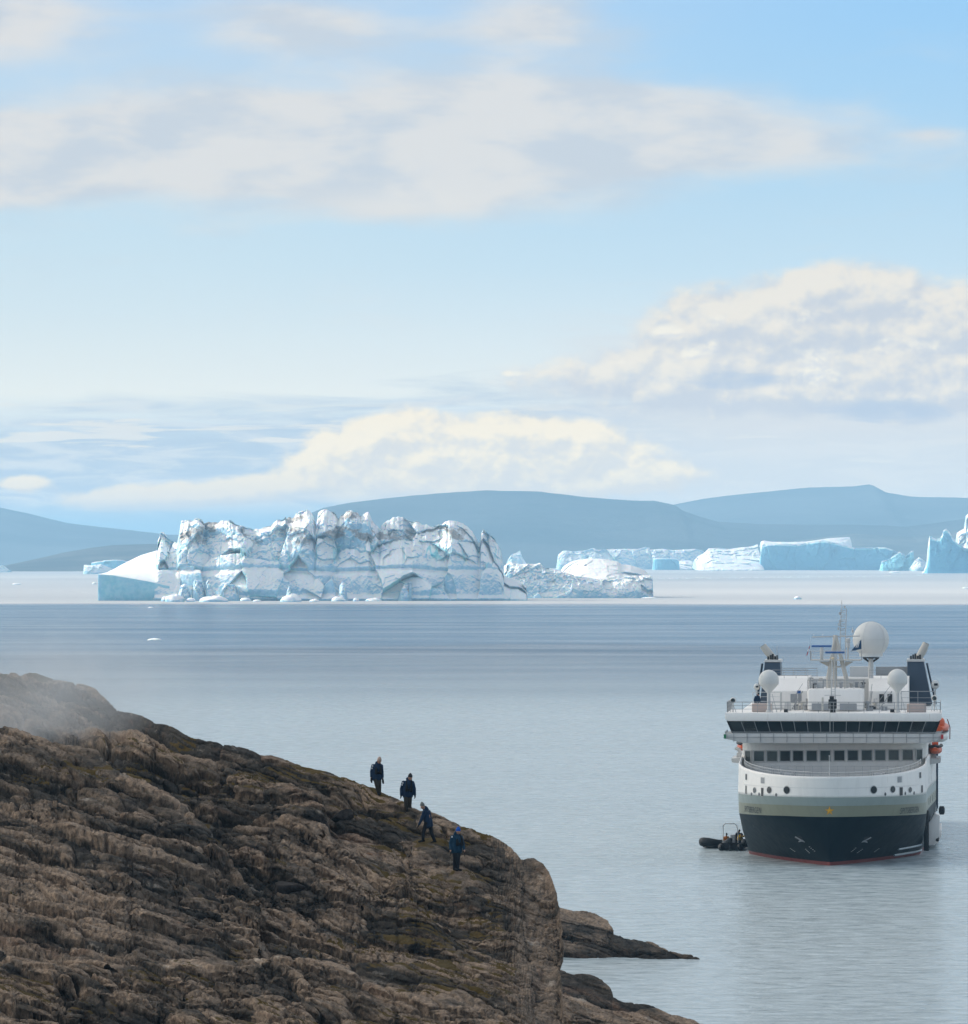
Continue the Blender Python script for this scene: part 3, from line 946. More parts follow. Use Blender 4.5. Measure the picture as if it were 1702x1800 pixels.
# -- low berg with a rubble top and smooth hump, off the right end of the great one
LOW = [(884, 1010), (887, 995), (895, 991), (905, 990), (914, 993), (921, 994), (932, 991), (948, 992), (956, 999), (968, 1002), (980, 1004), (992, 1005), (1010, 1012), (1030, 1014), (1050, 1018), (1070, 1019), (1090, 1016), (1110, 1012), (1130, 1011), (1146, 1011), (1149, 1020), (1150, 1046)]
DL = 4180.0
root = empty('iceberg', P(1020, 1050, DL)[:2] + (0,), 0, 'low grey-blue iceberg with rubble top and smooth snow hump, touching the huge craggy one', 'iceberg', 'icebergs in the fjord')
under(berg('iceberg', 'ice_wall', None, LOW, 1047, DL, 40, 1100, parent=root, cell=(16, 5, 2), amp=(2.6, 1.0, 0.5), setback=0.25, nu=420, nv=130, tint=0.3, blue=0.15, cracks=0.25, back_rise=0.02), root)
HUMP = [(985, 1010), (992, 997), (1002, 990), (1012, 986), (1035, 982), (1055, 982), (1069, 983), (1080, 985), (1089, 987), (1096, 992), (1112, 994), (1125, 998), (1136, 1002), (1146, 1011)]
under(berg('iceberg', 'snow_hump', None, HUMP, 1047, DL + 26, 45, 1150, parent=root, cell=(30, 9, 4), amp=(2.5, 0.5, 0.12), setback=1.4, nu=260, nv=110, blue=0.0, cracks=0.0, cliff=0.45, shape=0.9), root)
RUB = [(880, 1010), (885, 996), (894, 990), (903, 989), (915, 992), (925, 991), (938, 992), (950, 990), (958, 998), (970, 1000), (985, 1003), (1000, 1012)]
under(berg('iceberg', 'ice_rubble', None, RUB, 1047, DL + 6, 20, 1170, parent=root, cell=(6, 2.6, 1.2), amp=(2.4, 1.2, 0.6), setback=0.6, nu=240, nv=90, blue=0.0, cracks=0.0), root)

# -- distant bergs
FARS = [
    ('small flat iceberg with a bright sunlit face beside the snow ramp', [(145, 1008), (146, 993), (152, 993), (160, 994), (168, 993), (178, 992), (188, 996), (198, 1000)], 9300, 60, dict(cell=(18, 6, 3), amp=(2, 1, 0.4))),
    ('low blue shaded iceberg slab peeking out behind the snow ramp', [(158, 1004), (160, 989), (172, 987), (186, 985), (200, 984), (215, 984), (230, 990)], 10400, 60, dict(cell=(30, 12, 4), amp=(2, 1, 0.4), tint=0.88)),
    ('tiny pale iceberg low on the water at the left picture edge', [(-14, 1003), (-8, 996), (2, 993), (10, 996), (16, 1002)], 10300, 40, dict(cell=(14, 6, 3), amp=(2, 1, 0.4))),
    ('hazy pointed iceberg rising behind the huge craggy one', [(888, 1000), (893, 984), (900, 974), (908, 972), (914, 968), (919, 980), (926, 992), (930, 1000)], 12400, 70, dict(cell=(30, 10, 4), amp=(5, 2, 0.6))),
    ('long pale tabular iceberg in haze behind the snow hump', [(979, 1000), (981, 976), (990, 968), (1010, 969), (1030, 967), (1041, 963), (1052, 967), (1075, 966), (1100, 965), (1122, 965), (1136, 961), (1142, 963), (1146, 974), (1150, 1000)], 12300, 120, dict(cell=(40, 14, 5), amp=(7, 3, 1), tint=0.25)),
    ('pale tabular iceberg with rough top, half behind the sunny plateau', [(1128, 1000), (1132, 968), (1146, 966), (1165, 965), (1185, 967), (1205, 966), (1222, 965), (1234, 967), (1245, 975), (1252, 1000)], 12700, 110, dict(cell=(36, 13, 5), amp=(7, 3, 1), tint=0.25)),
    ('small square blue iceberg block in front of the pale tabular ice', [(1148, 1001), (1149, 982), (1160, 981), (1175, 981), (1190, 982), (1194, 986), (1196, 1001)], 11900, 50, dict(cell=(40, 14, 5), amp=(2, 1, 0.4), tint=0.92)),
    ('low white ice shelf between the blue block and the plateau iceberg', [(1190, 1001), (1194, 987), (1206, 985), (1218, 985), (1228, 989), (1234, 1001)], 11950, 70, dict(cell=(20, 8, 4), amp=(3, 1, 0.5), setback=1.0)),
]
for i, (lab, pr, D, dp, kw) in enumerate(FARS):
    kk = dict(nu=200, nv=90, setback=0.2, bow=0.25)
    kk.update(kw)
    berg('iceberg', None, lab, pr, 1000, float(D), float(dp), 1300 + 37 * i, **kk)

# plateau berg: bright sloping snow flank at left, long blue shaded wall, scalloped foot
DP = 11600.0
root = empty('iceberg', P(1390, 998, DP)[:2] + (0,), 0, 'big plateau iceberg with white flank, long blue shaded wall and scalloped foot', 'iceberg', 'icebergs in the fjord')
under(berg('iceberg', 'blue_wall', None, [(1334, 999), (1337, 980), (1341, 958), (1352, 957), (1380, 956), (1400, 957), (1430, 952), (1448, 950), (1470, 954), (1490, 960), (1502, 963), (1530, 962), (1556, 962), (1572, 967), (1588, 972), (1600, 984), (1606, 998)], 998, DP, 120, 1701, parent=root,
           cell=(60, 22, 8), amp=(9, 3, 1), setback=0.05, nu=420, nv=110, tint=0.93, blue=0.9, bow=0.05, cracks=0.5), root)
under(berg('iceberg', 'snow_top', None, [(1338, 970), (1342, 952), (1346, 950), (1360, 952), (1390, 953), (1420, 952), (1445, 949), (1460, 946), (1480, 945), (1500, 944), (1503, 950), (1504, 970)], 998, DP + 60, 130, 1711, parent=root,
           cell=(50, 18, 6), amp=(5, 2, 0.8), setback=0.9, nu=300, nv=90, blue=0.0, cracks=0.0), root)
under(berg('iceberg', 'snow_flank', None, [(1227, 999), (1229, 984), (1235, 977), (1245, 972), (1253, 964), (1270, 963), (1290, 965), (1310, 962), (1325, 961), (1334, 959), (1341, 956), (1345, 975), (1346, 998)], 998, DP - 30, 150, 1721, parent=root,
           cell=(30, 12, 5), amp=(4, 2, 0.8), setback=1.6, nu=320, nv=120, blue=0.05, cracks=0.1, cliff=0.5, lip=10.0), root)

# jagged little wreck of a berg with curling white rims
root = empty('iceberg', P(1590, 998, 11200.)[:2] + (0,), 0, 'small jagged blue iceberg with curled white rims, left of the cropped tall one', 'iceberg', 'icebergs in the fjord')
under(berg('iceberg', 'ice_horn', None, [(1549, 998), (1551, 987), (1560, 984), (1566, 981), (1574, 975), (1582, 970), (1586, 974), (1590, 982), (1594, 976), (1602, 969), (1606, 968), (1608, 980), (1612, 997)], 997, 11200., 40, 1801, parent=root, cell=(18, 8, 3), amp=(6, 3, 1), tint=0.85, setback=0.3, blue=0.9, nu=220, nv=80), root)
under(berg('iceberg', 'ice_slab', None, [(1604, 997), (1610, 985), (1618, 979), (1624, 983), (1628, 987), (1632, 997)], 997, 11100., 40, 1811, parent=root, cell=(20, 7, 3), amp=(4, 3, 1), setback=0.9, blue=0.3, nu=140, nv=70), root)

# tall berg cropped by the right edge
DR = 9700.0
root = empty('iceberg', P(1680, 1008, DR)[:2] + (0,), 0, 'tall blue shaded iceberg with a horned top, cut off by the right picture edge', 'iceberg', 'icebergs in the fjord')
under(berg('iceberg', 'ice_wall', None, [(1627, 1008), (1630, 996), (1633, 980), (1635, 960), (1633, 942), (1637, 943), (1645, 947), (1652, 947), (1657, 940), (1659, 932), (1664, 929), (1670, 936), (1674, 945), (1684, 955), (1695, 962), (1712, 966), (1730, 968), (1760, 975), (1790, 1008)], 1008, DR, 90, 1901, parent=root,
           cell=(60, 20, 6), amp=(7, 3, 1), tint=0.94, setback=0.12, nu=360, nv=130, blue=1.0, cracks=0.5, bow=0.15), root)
under(berg('iceberg', 'snow_shoulder', None, [(1684, 985), (1687, 936), (1694, 932), (1700, 928), (1701, 907), (1712, 898), (1730, 905), (1760, 925), (1800, 940), (1840, 1000)], 1008, DR + 70, 90, 1911, parent=root, cell=(40, 12, 5), amp=(7, 3, 1), setback=0.6, nu=260, nv=100, dirt=0.7), root)


# -- loose ice afloat
def floe_mesh(w, h, d, seed):
    n1, n2 = 26, 16
    th = np.linspace(0, 2 * np.pi, n1)
    rows = []
    for t in np.linspace(0, 1, n2):
        r = np.sqrt(np.clip(1 - t ** 2.2, 0, 1))
        rr = r * (1 + 0.35 * nfbm(np.cos(th) * 1.3 + seed, np.sin(th) * 1.3, th * 0 + t, seed=seed, oct=4))
        zz = h * t * (1 + 0.6 * nfbm(np.cos(th) * 1.7, np.sin(th) * 1.7 + seed, th * 0 + t * 2, seed=seed + 1, oct=3)) - 0.25 * h * (t == 0)
        rows.append(np.stack([rr * np.cos(th) * w / 2, rr * np.sin(th) * d / 2, zz], -1))
    pn = np.array(rows)
    pn[:, -1] = pn[:, 0]
    return grid_mesh('ice_floe', pn, {'dirt': np.zeros(pn.shape[:2]), 'blue': np.zeros(pn.shape[:2]) + 0.1})


FLO = [  # column, waterline row, width px, height px, label
    (272, 1125.5, 26, 3.0, 'flat white ice floe alone on the open blue water'),
    (1403, 1053.5, 14, 5.0, 'small pointed white growler on the pale calm water above the ship'),
    (178, 1049.5, 10, 9.0, 'white ice lump at the outer foot of the turquoise ramp cliff'),
    (218, 1052.5, 12, 5.0, 'outermost small white floe below the turquoise cliff'),
    (236, 1053, 22, 6.0, 'white floe at the inner end of the turquoise cliff'),
    (291, 1053, 16, 8.0, 'little round growler next to the broad domed one'),
    (308, 1054, 34, 12.0, 'broad domed white growler at the foot of the craggy ice wall'),
    (336, 1054, 18, 6.0, 'low growler beside the long white shelf'),
    (375, 1054, 52, 9.0, 'long white ice shelf with tall pillars behind it'),
    (432, 1052.5, 20, 5.0, 'flat white floe right of the long shelf'),
    (452, 1053.5, 16, 3.0, 'thin sliver of ice afloat right of a flat white floe'),
    (512, 1054, 36, 11.0, 'humped white growler below a small white knob'),
    (553, 1053.5, 18, 4.0, 'small flat floe right of the humped growler'),
    (595, 1053, 26, 8.0, 'white wedge-shaped growler under the middle of the wall'),
    (626, 1053, 11, 5.5, 'tiny round growler between the wedge and the flat floe'),
    (657, 1052.5, 28, 4.5, 'flat white floe under the right half of the wall'),
    (1141, 1051.5, 28, 1.6, 'row of thin dark-edged ice bits off the low iceberg'),
    (30, 1027.5, 16, 2.2, 'small ice bit on the calm water near the left edge'),
    (166, 1027, 9, 3.0, 'white ice crumb left of the turquoise cliff top'),
    (265, 1068.5, 10, 1.4, 'thin speck of ice just in front of the breeze line'),
    (1573, 1006.5, 20, 2.0, 'low ice crumbs beneath the jagged little berg'),
    (1698, 1034.5, 12, 2.2, 'ice bit below the cropped tall iceberg'),
    (1170, 1000.5, 18, 1.6, 'low ice sliver under the square blue block'),
]
for i, (px, py, w, h, lab) in enumerate(FLO):
    if 1049 <= py <= 1054.5 and px < 700: py += 4.0 if px > 250 else 2.6   # afloat in front of the wall's foot
    D = CAMZ * F / (py - HY)
    s = D / F
    o = link('ice_floe', floe_mesh(w * s, h * s * 1.1, w * s * 0.8, 2000 + 5 * i), ice_m)
    o.location = (s * (px - CX), D, 0)
    tag(o, lab, 'ice floe', 'loose ice afloat in the fjord')
# white pillars and the hanging shelf on the wall are part of the wall's own rough surface; a far drift line of crumbs lies on the calm water
rows_v, rows_f = [], []
rg = np.random.default_rng(3)
for k in range(420):
    px = rg.uniform(1140, 1640); py = 1017.5 - (px - 1140) * 0.012 + rg.normal(0, 0.7)
    D = CAMZ * F / (py - HY); s = D / F
    c = np.array([s * (px - CX), D, 0]); w = s * rg.uniform(0.6, 2.4); h = s * rg.uniform(0.25, 0.8)
    b0 = len(rows_v)
    for (ax, ay, az) in ((-1, -1, -0.3), (1, -1, -0.3), (1.1, 1, -0.3), (-0.9, 1, -0.3), (-0.5, -0.4, 1), (0.5, -0.5, 0.8), (0.4, 0.5, 1), (-0.6, 0.5, 0.7)):
        rows_v.append(tuple(c + np.array([ax * w / 2, ay * w * 0.8, az * h])))
    for f in ((4, 5, 6, 7), (0, 1, 5, 4), (1, 2, 6, 5), (2, 3, 7, 6), (3, 0, 4, 7)):
        rows_f.append(tuple(b0 + q for q in f))
me = bpy.data.meshes.new('brash_ice')
me.from_pydata(rows_v, [], rows_f)
tag(link('brash_ice', me, ice_m), kind='stuff')

# ------------------------------------------------------------------ mesh builder for made things
class MB:
    def __init__(self):
        self.v, self.f = [], []

    def add(self, vs, fs):
        b = len(self.v)
        self.v += [tuple(map(float, q)) for q in vs]
        self.f += [tuple(b + i for i in f) for f in fs]
        return self

    def box(self, x0, x1, y0, y1, z0, z1):
        return self.add([(x0, y0, z0), (x1, y0, z0), (x1, y1, z0), (x0, y1, z0), (x0, y0, z1), (x1, y0, z1), (x1, y1, z1), (x0, y1, z1)],
                        [(3, 2, 1, 0), (4, 5, 6, 7), (0, 1, 5, 4), (1, 2, 6, 5), (2, 3, 7, 6), (3, 0, 4, 7)])

    def prism(self, poly, a0, a1, axis='y'):
        """Extrude a polygon: axis y -> (x, z) polygon, axis x -> (y, z) polygon, axis z -> (x, y) polygon."""
        def pt(p, a):
            return (p[0], a, p[1]) if axis == 'y' else (a, p[0], p[1]) if axis == 'x' else (p[0], p[1], a)
        k = len(poly)
        vs = [pt(p, a0) for p in poly] + [pt(p, a1) for p in poly]
        fs = [tuple(range(k)), tuple(range(2 * k - 1, k - 1, -1))] + [(i, k + i, k + (i + 1) % k, (i + 1) % k) for i in range(k)]
        return self.add(vs, fs)

    def tube(self, pts, r, n=8, caps=True):
        pts = [Vector(p) for p in pts]
        rr = r if isinstance(r, (list, tuple)) else [r] * len(pts)
        ring = []
        for i, p in enumerate(pts):
            t = (pts[min(i + 1, len(pts) - 1)] - pts[max(i - 1, 0)])
            t = t.normalized() if t.length > 1e-9 else Vector((0, 0, 1))
            u = t.orthogonal() if i == 0 else u - t * u.dot(t)
            u.normalize()
            w = t.cross(u)
            ring.append([p + (u * math.cos(2 * math.pi * k / n) + w * math.sin(2 * math.pi * k / n)) * rr[i] for k in range(n)])
        vs = [q for g in ring for q in g]
        fs = [(i * n + k, i * n + (k + 1) % n, (i + 1) * n + (k + 1) % n, (i + 1) * n + k) for i in range(len(pts) - 1) for k in range(n)]
        if caps: fs += [tuple(range(n - 1, -1, -1)), tuple((len(pts) - 1) * n + k for k in range(n))]
        return self.add(vs, fs)

    def lathe(self, prof, c=(0, 0, 0), n=32, axis='z'):
        vs, fs = [], []
        for (r, h) in prof:
            for k in range(n):
                a = 2 * math.pi * k / n
                p = (r * math.cos(a), r * math.sin(a), h)
                if axis == 'y': p = (p[0], p[2], p[1])
                if axis == 'x': p = (p[2], p[0], p[1])
                vs.append((c[0] + p[0], c[1] + p[1], c[2] + p[2]))
        for i in range(len(prof) - 1):
            for k in range(n):
                fs.append((i * n + k, i * n + (k + 1) % n, (i + 1) * n + (k + 1) % n, (i + 1) * n + k))
        fs += [tuple(range(n - 1, -1, -1)), tuple((len(prof) - 1) * n + k for k in range(n))]
        return self.add(vs, fs)

    def ball(self, c, r, sz=1.0, n=32, m=16, lo=-90):
        return self.lathe([(r * math.cos(R(a)), r * sz * math.sin(R(a))) for a in np.linspace(lo + 0.5, 89.5, m)], c, n)

    def build(self, name, m, parent=None, bevel=0.0, smooth=35, label=None):
        me = bpy.data.meshes.new(name)
        me.from_pydata(self.v, [], self.f)
        bm = bmesh.new(); bm.from_mesh(me)
        bmesh.ops.recalc_face_normals(bm, faces=bm.faces)
        if bevel: bmesh.ops.bevel(bm, geom=[e for e in bm.edges if len(e.link_faces) == 2 and e.calc_face_angle(0) > 0.5], offset=bevel, segments=2, profile=0.5, affect='EDGES')
        bm.to_mesh(me); bm.free()
        me.shade_smooth()
        me.set_sharp_from_angle(angle=R(smooth))
        o = link(name, me, m, parent)
        if label: o['label'] = label
        return o


def paint(name, c, rough=0.45, spec=0.5, dirt=0.18, scale=0.6, streak=False, rust=0.0):
    """Ship paint: slightly uneven, weathered."""
    def f(nt, b):
        co = objco(nt)
        sp = nt.node('ShaderNodeSeparateXYZ'); nt.t.links.new(co, sp.inputs[0])
        v = nt.vec(E(nt, sp.outputs[0]) * 3.0, E(nt, sp.outputs[1]) * 3.0, E(nt, sp.outputs[2]) * (0.35 if streak else 2.0))
        a = nt.noise(v, scale, 6, 0.6)
        k = nt.smooth(a, 0.45, 0.75) * dirt
        cc = nt.mix(k, c, tuple(q * 0.55 for q in c))
        if rust:
            r1 = nt.noise(nt.vec(E(nt, sp.outputs[0]) * 5.0, E(nt, sp.outputs[1]) * 5.0, E(nt, sp.outputs[2]) * 0.45 + 7.0), 1.0, 5, 0.65)
            cc = nt.mix(nt.smooth(r1, 0.60, 0.80) * rust, cc, (0.30, 0.17, 0.09))
        nt.put(b.inputs['Base Color'], cc)
        nt.put(b.inputs['Roughness'], a * 0.25 + (rough - 0.12))
    return mat(name, c, rough, spec=spec, build=f)


WHITE = paint('white_ship_paint', (0.90, 0.87, 0.83), 0.42, dirt=0.16, streak=True, rust=0.4)
GREYW = paint('grey_white_paint', (0.56, 0.56, 0.55), 0.5)
GREY = paint('grey_paint', (0.32, 0.33, 0.34), 0.55)
BEIGE = paint('mast_paint', (0.55, 0.52, 0.47), 0.5)
DOME = paint('radome_shell', (0.66, 0.66, 0.64), 0.5, dirt=0.1)
NAVY = paint('dark_blue_hull_paint', (0.003, 0.011, 0.017), 0.45, spec=0.1, dirt=0.0, streak=True)
OLIVE = paint('olive_band_paint', (0.27, 0.275, 0.20), 0.4, streak=True)
BOW_SHADE = paint('grey_green_shade', (0.32, 0.37, 0.35), 0.4, streak=True)
REDP = paint('red_boot_paint', (0.20, 0.035, 0.03), 0.5)
SLATE = paint('slate_funnel_paint', (0.030, 0.052, 0.085), 0.4)
BLACK = paint('black_rubber', (0.012, 0.013, 0.015), 0.55)
ORANGE = paint('orange_lifeboat_shell', (0.75, 0.11, 0.02), 0.4)
BLUEP = paint('blue_radar_paint', (0.03, 0.12, 0.35), 0.4)
DECK = paint('pale_deck', (0.60, 0.58, 0.55), 0.7)
LETTER = paint('dark_lettering', (0.06, 0.07, 0.08), 0.5)
GOLD = paint('golden_star', (0.72, 0.36, 0.02), 0.4)
PALEBLUE = paint('pale_tube_paint', (0.42, 0.50, 0.55), 0.45)
PORT = mat('porthole_glass', (0.012, 0.016, 0.018), 0.2, spec=0.3)
GLASS = mat('dark_window_glass', (0.035, 0.05, 0.05), 0.06, spec=0.6)


def build_tglass(nt, b):
    b.inputs['Transmission Weight'].default_value = 0.35


PANES = [GLASS] + [mat('dark_window_glass', c, 0.06, spec=0.6) for c in ((0.05, 0.068, 0.066), (0.022, 0.032, 0.034), (0.065, 0.08, 0.076))]
BGLASS = mat('bridge_glass', (0.02, 0.03, 0.035), 0.04, spec=0.6)
CLEAR = mat('clear_bridge_glass', (0.75, 0.82, 0.82), 0.02, spec=0.5, build=lambda nt, b: b.inputs['Transmission Weight'].__setattr__('default_value', 0.95))

# ------------------------------------------------------------------ the expedition ship
SX, SY, YAW = 31.05, 582.0, R(4.1)
ship = empty('cruise_ship', (SX, SY, 0), -YAW, 'white and dark blue expedition cruise ship seen bow-on, anchored off the rocks', 'ship')


def L(zx, zy, y):
    """Ship-local x and z of a feature measured in the enlarged photo, lying y metres aft of the stem."""
    D = SY + y
    return ((1220 + zx / 3.529 - CX) * D / F - SX - y * math.tan(YAW), CAMZ + (HY - 1050 - zy / 3.529) * D / F)


def hparam(z):
    return (np.interp(z, [-2, 0, 1, 2.5, 4.3, 6.2, 9], [0.6, 0, -0.35, -1.1, -2.2, -2.9, -3.5]), np.interp(z, [0, 2, 4.3, 6.2, 9], [23, 19, 15.5, 14.5, 16.5]),
            np.interp(z, [-2, 0, 2.5, 4.3, 9], [7.6, 7.9, 8.4, 8.6, 8.6]), np.interp(z, [0, 2, 4.3, 6.2, 9], [1.14, 1.38, 1.8, 1.95, 1.85]))


def hull_xy(t, z):
    """t 0 stem .. 1 shoulder .. 2 stern (half breadth, aft distance)."""
    y0, Lz, B, nn = hparam(z)
    if t <= 1:
        a = t * math.pi / 2
        return B * math.sin(a) ** (2 / nn), y0 + Lz * (1 - max(math.cos(a), 0) ** (2 / nn))
    y = y0 + Lz + (t - 1) * (97 - y0 - Lz)
    return B + 0.9 * float(sstep(np.array(y), 16, 56)) - 0.8 * float(sstep(np.array(y), 80, 97)), y


def hull_y(x, z):
    y0, Lz, B, nn = hparam(z)
    r = min(abs(x) / B, 0.9995)
    return float(y0 + Lz * (1 - (1 - r ** nn) ** (1 / nn)))


def hull_n(x, z):
    e = 0.05
    dydx = (hull_y(x + e, z) - hull_y(x - e, z)) / (2 * e)
    dydz = (hull_y(x, z + e) - hull_y(x, z - e)) / (2 * e)
    return Vector((dydx, -1, dydz)).normalized()


TS = list(np.concatenate([np.linspace(0, 0.08, 6), np.linspace(0.1, 1, 40), np.linspace(1.02, 2, 28)]))


def zl(kind, y):
    q = min(max(y / 15, 0), 1)
    q2 = min(max((y + 3.4) / 15, 0), 1)
    return {'A': 4.45 - 0.32 * q, 'B': 5.45 - 0.24 * q, 'C': 6.2 - 0.2 * q,
            'T': 8.05 + 0.75 * q2 ** 1.2 + 0.3 * float(sstep(np.array(y), 12, 20)), 'R': 0.32, 'K': -1.5}[kind]


def strip(name, lo, hi, m, nz=8, out=0.0, solid=False, label=None):
    cols = [(-1, t) for t in reversed(TS[1:])] + [(1, t) for t in TS]
    pn = np.zeros((nz + 1, len(cols), 3))
    for j, (sg, t) in enumerate(cols):
        for i in range(nz + 1):
            zz = 6.0
            for _ in range(3):
                x, y = hull_xy(t, zz)
                a, b = zl(lo, y), zl(hi, y)
                zz = a + (b - a) * i / nz
            x, y = hull_xy(t, zz)
            pn[i, j] = (sg * (x + (out if t > 0.3 else 0)), y - (out if t < 0.7 else 0), zz)
    me = grid_mesh(name, pn)
    o = link(name, me, m, ship)
    if solid:
        md = o.modifiers.new('thickness', 'SOLIDIFY'); md.thickness = 0.14; md.offset = -1.0
    if label: o['label'] = label
    return o


strip('boot_stripe', 'K', 'R', REDP, 4, label='thin red stripe along the waterline')
strip('hull', 'R', 'A', NAVY, 16, label='dark blue glossy lower hull')
strip('hull_band', 'A', 'B', OLIVE, 5, label='olive band carrying the ship name and a star')
strip('hull_band', 'B', 'C', BOW_SHADE, 4, label='painted grey-green shade below the white bulwark')  # shade below the bulwark, painted as a strip of its own
strip('bulwark', 'C', 'T', WHITE, 10, solid=True)
# deck
xs = []
for sg, ts in ((-1, list(reversed(TS[1:46]))), (1, TS[:46])):
    for t in ts:
        x, y = hull_xy(t, 7.3); xs.append((sg * x * 0.985, y + 0.1))
MB().prism(xs, 7.15, 7.3, 'z').build('foredeck', DECK, ship)
# transom and inner bulk of the hull
MB().box(-9.3, 9.3, 96.4, 97, -1.5, 9.2).build('stern', WHITE, ship)

# front wall, gently bowed, running aft as the deckhouse
WN = 41
wx_ = np.linspace(-8.5, 8.5, WN)
wall_y = lambda x: 19.4 + 1.2 * (abs(x) / 8.5) ** 8
poly = [(x, wall_y(x)) for x in wx_] + [(9.3, 60), (9.3, 86), (-9.3, 86), (-9.3, 60)]
MB().prism(poly, 7.32, 10.5, 'z').build('deckhouse', WHITE, ship, smooth=50)
for zx in (333, 403, 485, 566, 646, 731, 815, 902, 986, 1072, 1155, 1239, 1325, 1397):
    narrow = zx in (333, 1397)
    x, z1 = L(zx, 957 - (zx - 333) * 0.011, 19.2)
    _, z0 = L(zx, 1019 - (zx - 333) * 0.011, 19.2)
    w = 0.24 if narrow else 0.46
    y = wall_y(x) - 0.03
    sl = (wall_y(x + w) - wall_y(x - w)) / (2 * w)
    fr = MB()
    q = 0.09
    for (a0, a1, b0, b1) in ((-w - q, w + q, z1, z1 + q), (-w - q, w + q, z0 - q, z0), (-w - q, -w, z0, z1), (w, w + q, z0, z1)):
        fr.prism([(x + a0, y + sl * a0 - 0.07), (x + a1, y + sl * a1 - 0.07), (x + a1, y + sl * a1 + 0.12), (x + a0, y + sl * a0 + 0.12)], b0, b1, 'z')
    f = fr.build('window', GREYW, ship)
    MB().prism([(x - w, y - sl * w + 0.005), (x + w, y + sl * w + 0.005), (x + w, y + sl * w + 0.08), (x - w, y - sl * w + 0.08)], z0, z1, 'z').build('pane', PANES[int(zx * 7) % 4], f)
    if not narrow:   # half drawn blind behind the pane's lower corner, a wiper on top
        MB().tube([(x - w * 0.6, y - 0.05, z1 + 0.03), (x + w * 0.1, y - 0.06, z1 - 0.28)], 0.015, 5).build('wiper', BLACK, f)

# bridge: walkway fascia, raked windows, roof slab
MB().prism([(-9.9, 11.4), (-9.9, 10.85), (-8.3, 10.48), (8.3, 10.48), (9.95, 10.85), (9.95, 11.4)], 17.0, 24.0, 'y').build('bridge_fascia', paint('fascia_paint', (0.62, 0.61, 0.59), 0.45), ship, bevel=0.03)
fr = MB()
for i, x in enumerate(np.linspace(-9.2, 9.2, 16)):
    fr.tube([(x, 16.95, 10.55), (x, 16.95, 11.5)], 0.03, 6)
fr.tube([(-10.0, 16.93, 11.02), (10.0, 16.93, 11.02)], 0.022, 6).tube([(-10.0, 16.93, 11.5), (10.0, 16.93, 11.5)], 0.035, 6)
for s in (-1, 1):
    for y in (17.5, 19.5, 21.5, 23.5): fr.tube([(s * 10.0, y, 10.8), (s * 10.0, y, 11.5)], 0.03, 6)
    fr.tube([(s * 10.0, 16.9, 11.5), (s * 10.0, 24, 11.5)], 0.035, 6)
fr.build('fascia_railing', GREY, ship)
for s, c in ((-1, (0.02, 0.2, 0.08)), (1, (0.5, 0.02, 0.02))):
    MB().box(s * 10.02 - 0.1, s * 10.02 + 0.12, 16.75, 17.05, 10.9, 11.3).build('side_light', paint('side_light_' + ('green' if s < 0 else 'red'), c), ship)
# interior wall and glazing
MB().box(-8.8, 8.8, 21.0, 24.0, 11.42, 12.6).build('wheelhouse', paint('dim_interior', (0.10, 0.11, 0.11), 0.8), ship)
MB().box(-9.2, 9.2, 17.8, 18.3, 11.42, 11.72).build('console', BLACK, ship)
edges = np.linspace(-1, 1, 17)
for i in range(16):
    a, b = edges[i], edges[i + 1]
    tx, bx = 9.75, 9.3
    m = CLEAR if i in (1, 14) else BGLASS
    v = [(a * bx + 0.03, 17.45, 11.45), (b * bx - 0.03, 17.45, 11.45), (b * tx - 0.03, 16.75, 12.52), (a * tx + 0.03, 16.75, 12.52)]
    vv = v + [(p[0], p[1] + 0.05, p[2]) for p in v]
    MB().add(vv, [(0, 1, 2, 3), (7, 6, 5, 4), (0, 4, 5, 1), (1, 5, 6, 2), (2, 6, 7, 3), (3, 7, 4, 0)]).build('bridge_window', m, ship)
for s in (-1, 1):   # side glazing of the wings
    v = [(s * 9.3, 17.5, 11.45), (s * 9.3, 23.5, 11.45), (s * 9.75, 23.5, 12.52), (s * 9.75, 16.8, 12.52)]
    vv = v + [(p[0] - s * 0.05, p[1], p[2]) for p in v]
    MB().add(vv, [(0, 1, 2, 3), (7, 6, 5, 4), (0, 4, 5, 1), (1, 5, 6, 2), (2, 6, 7, 3), (3, 7, 4, 0)]).build('bridge_window', CLEAR, ship)
for e in edges:
    MB().tube([(e * 9.3, 17.43, 11.42), (e * 9.75, 16.73, 12.54)], 0.035 if abs(e) < 0.99 else 0.1, 6).build('mullion', GREY if abs(e) < 0.99 else BLACK, ship)
MB().prism([(-9.7, 12.52), (9.7, 12.52), (9.98, 12.75), (9.98, 13.28), (-9.98, 13.28), (-9.98, 12.75)], 16.5, 30.0, 'y').build('bridge_roof', WHITE, ship, bevel=0.05)
MB().box(-8.9, 8.9, 24.0, 86, 10.52, 13.2).build('upper_deckhouse', WHITE, ship)


def rail(mb, pts, h=1.0, bars=3, step=1.3, r=0.028):
    for a, b in zip(pts[:-1], pts[1:]):
        a, b = Vector(a), Vector(b)
        k = max(1, int(round((b - a).length / step)))
        for i in range(k + 1):
            p = a.lerp(b, i / k)
            mb.tube([p, p + Vector((0, 0, h))], r, 5)
        for j in range(bars):
            o = Vector((0, 0, h * (j + 1) / bars))
            mb.tube([a + o, b + o], r * (1.2 if j == bars - 1 else 0.7), 5)
    return mb


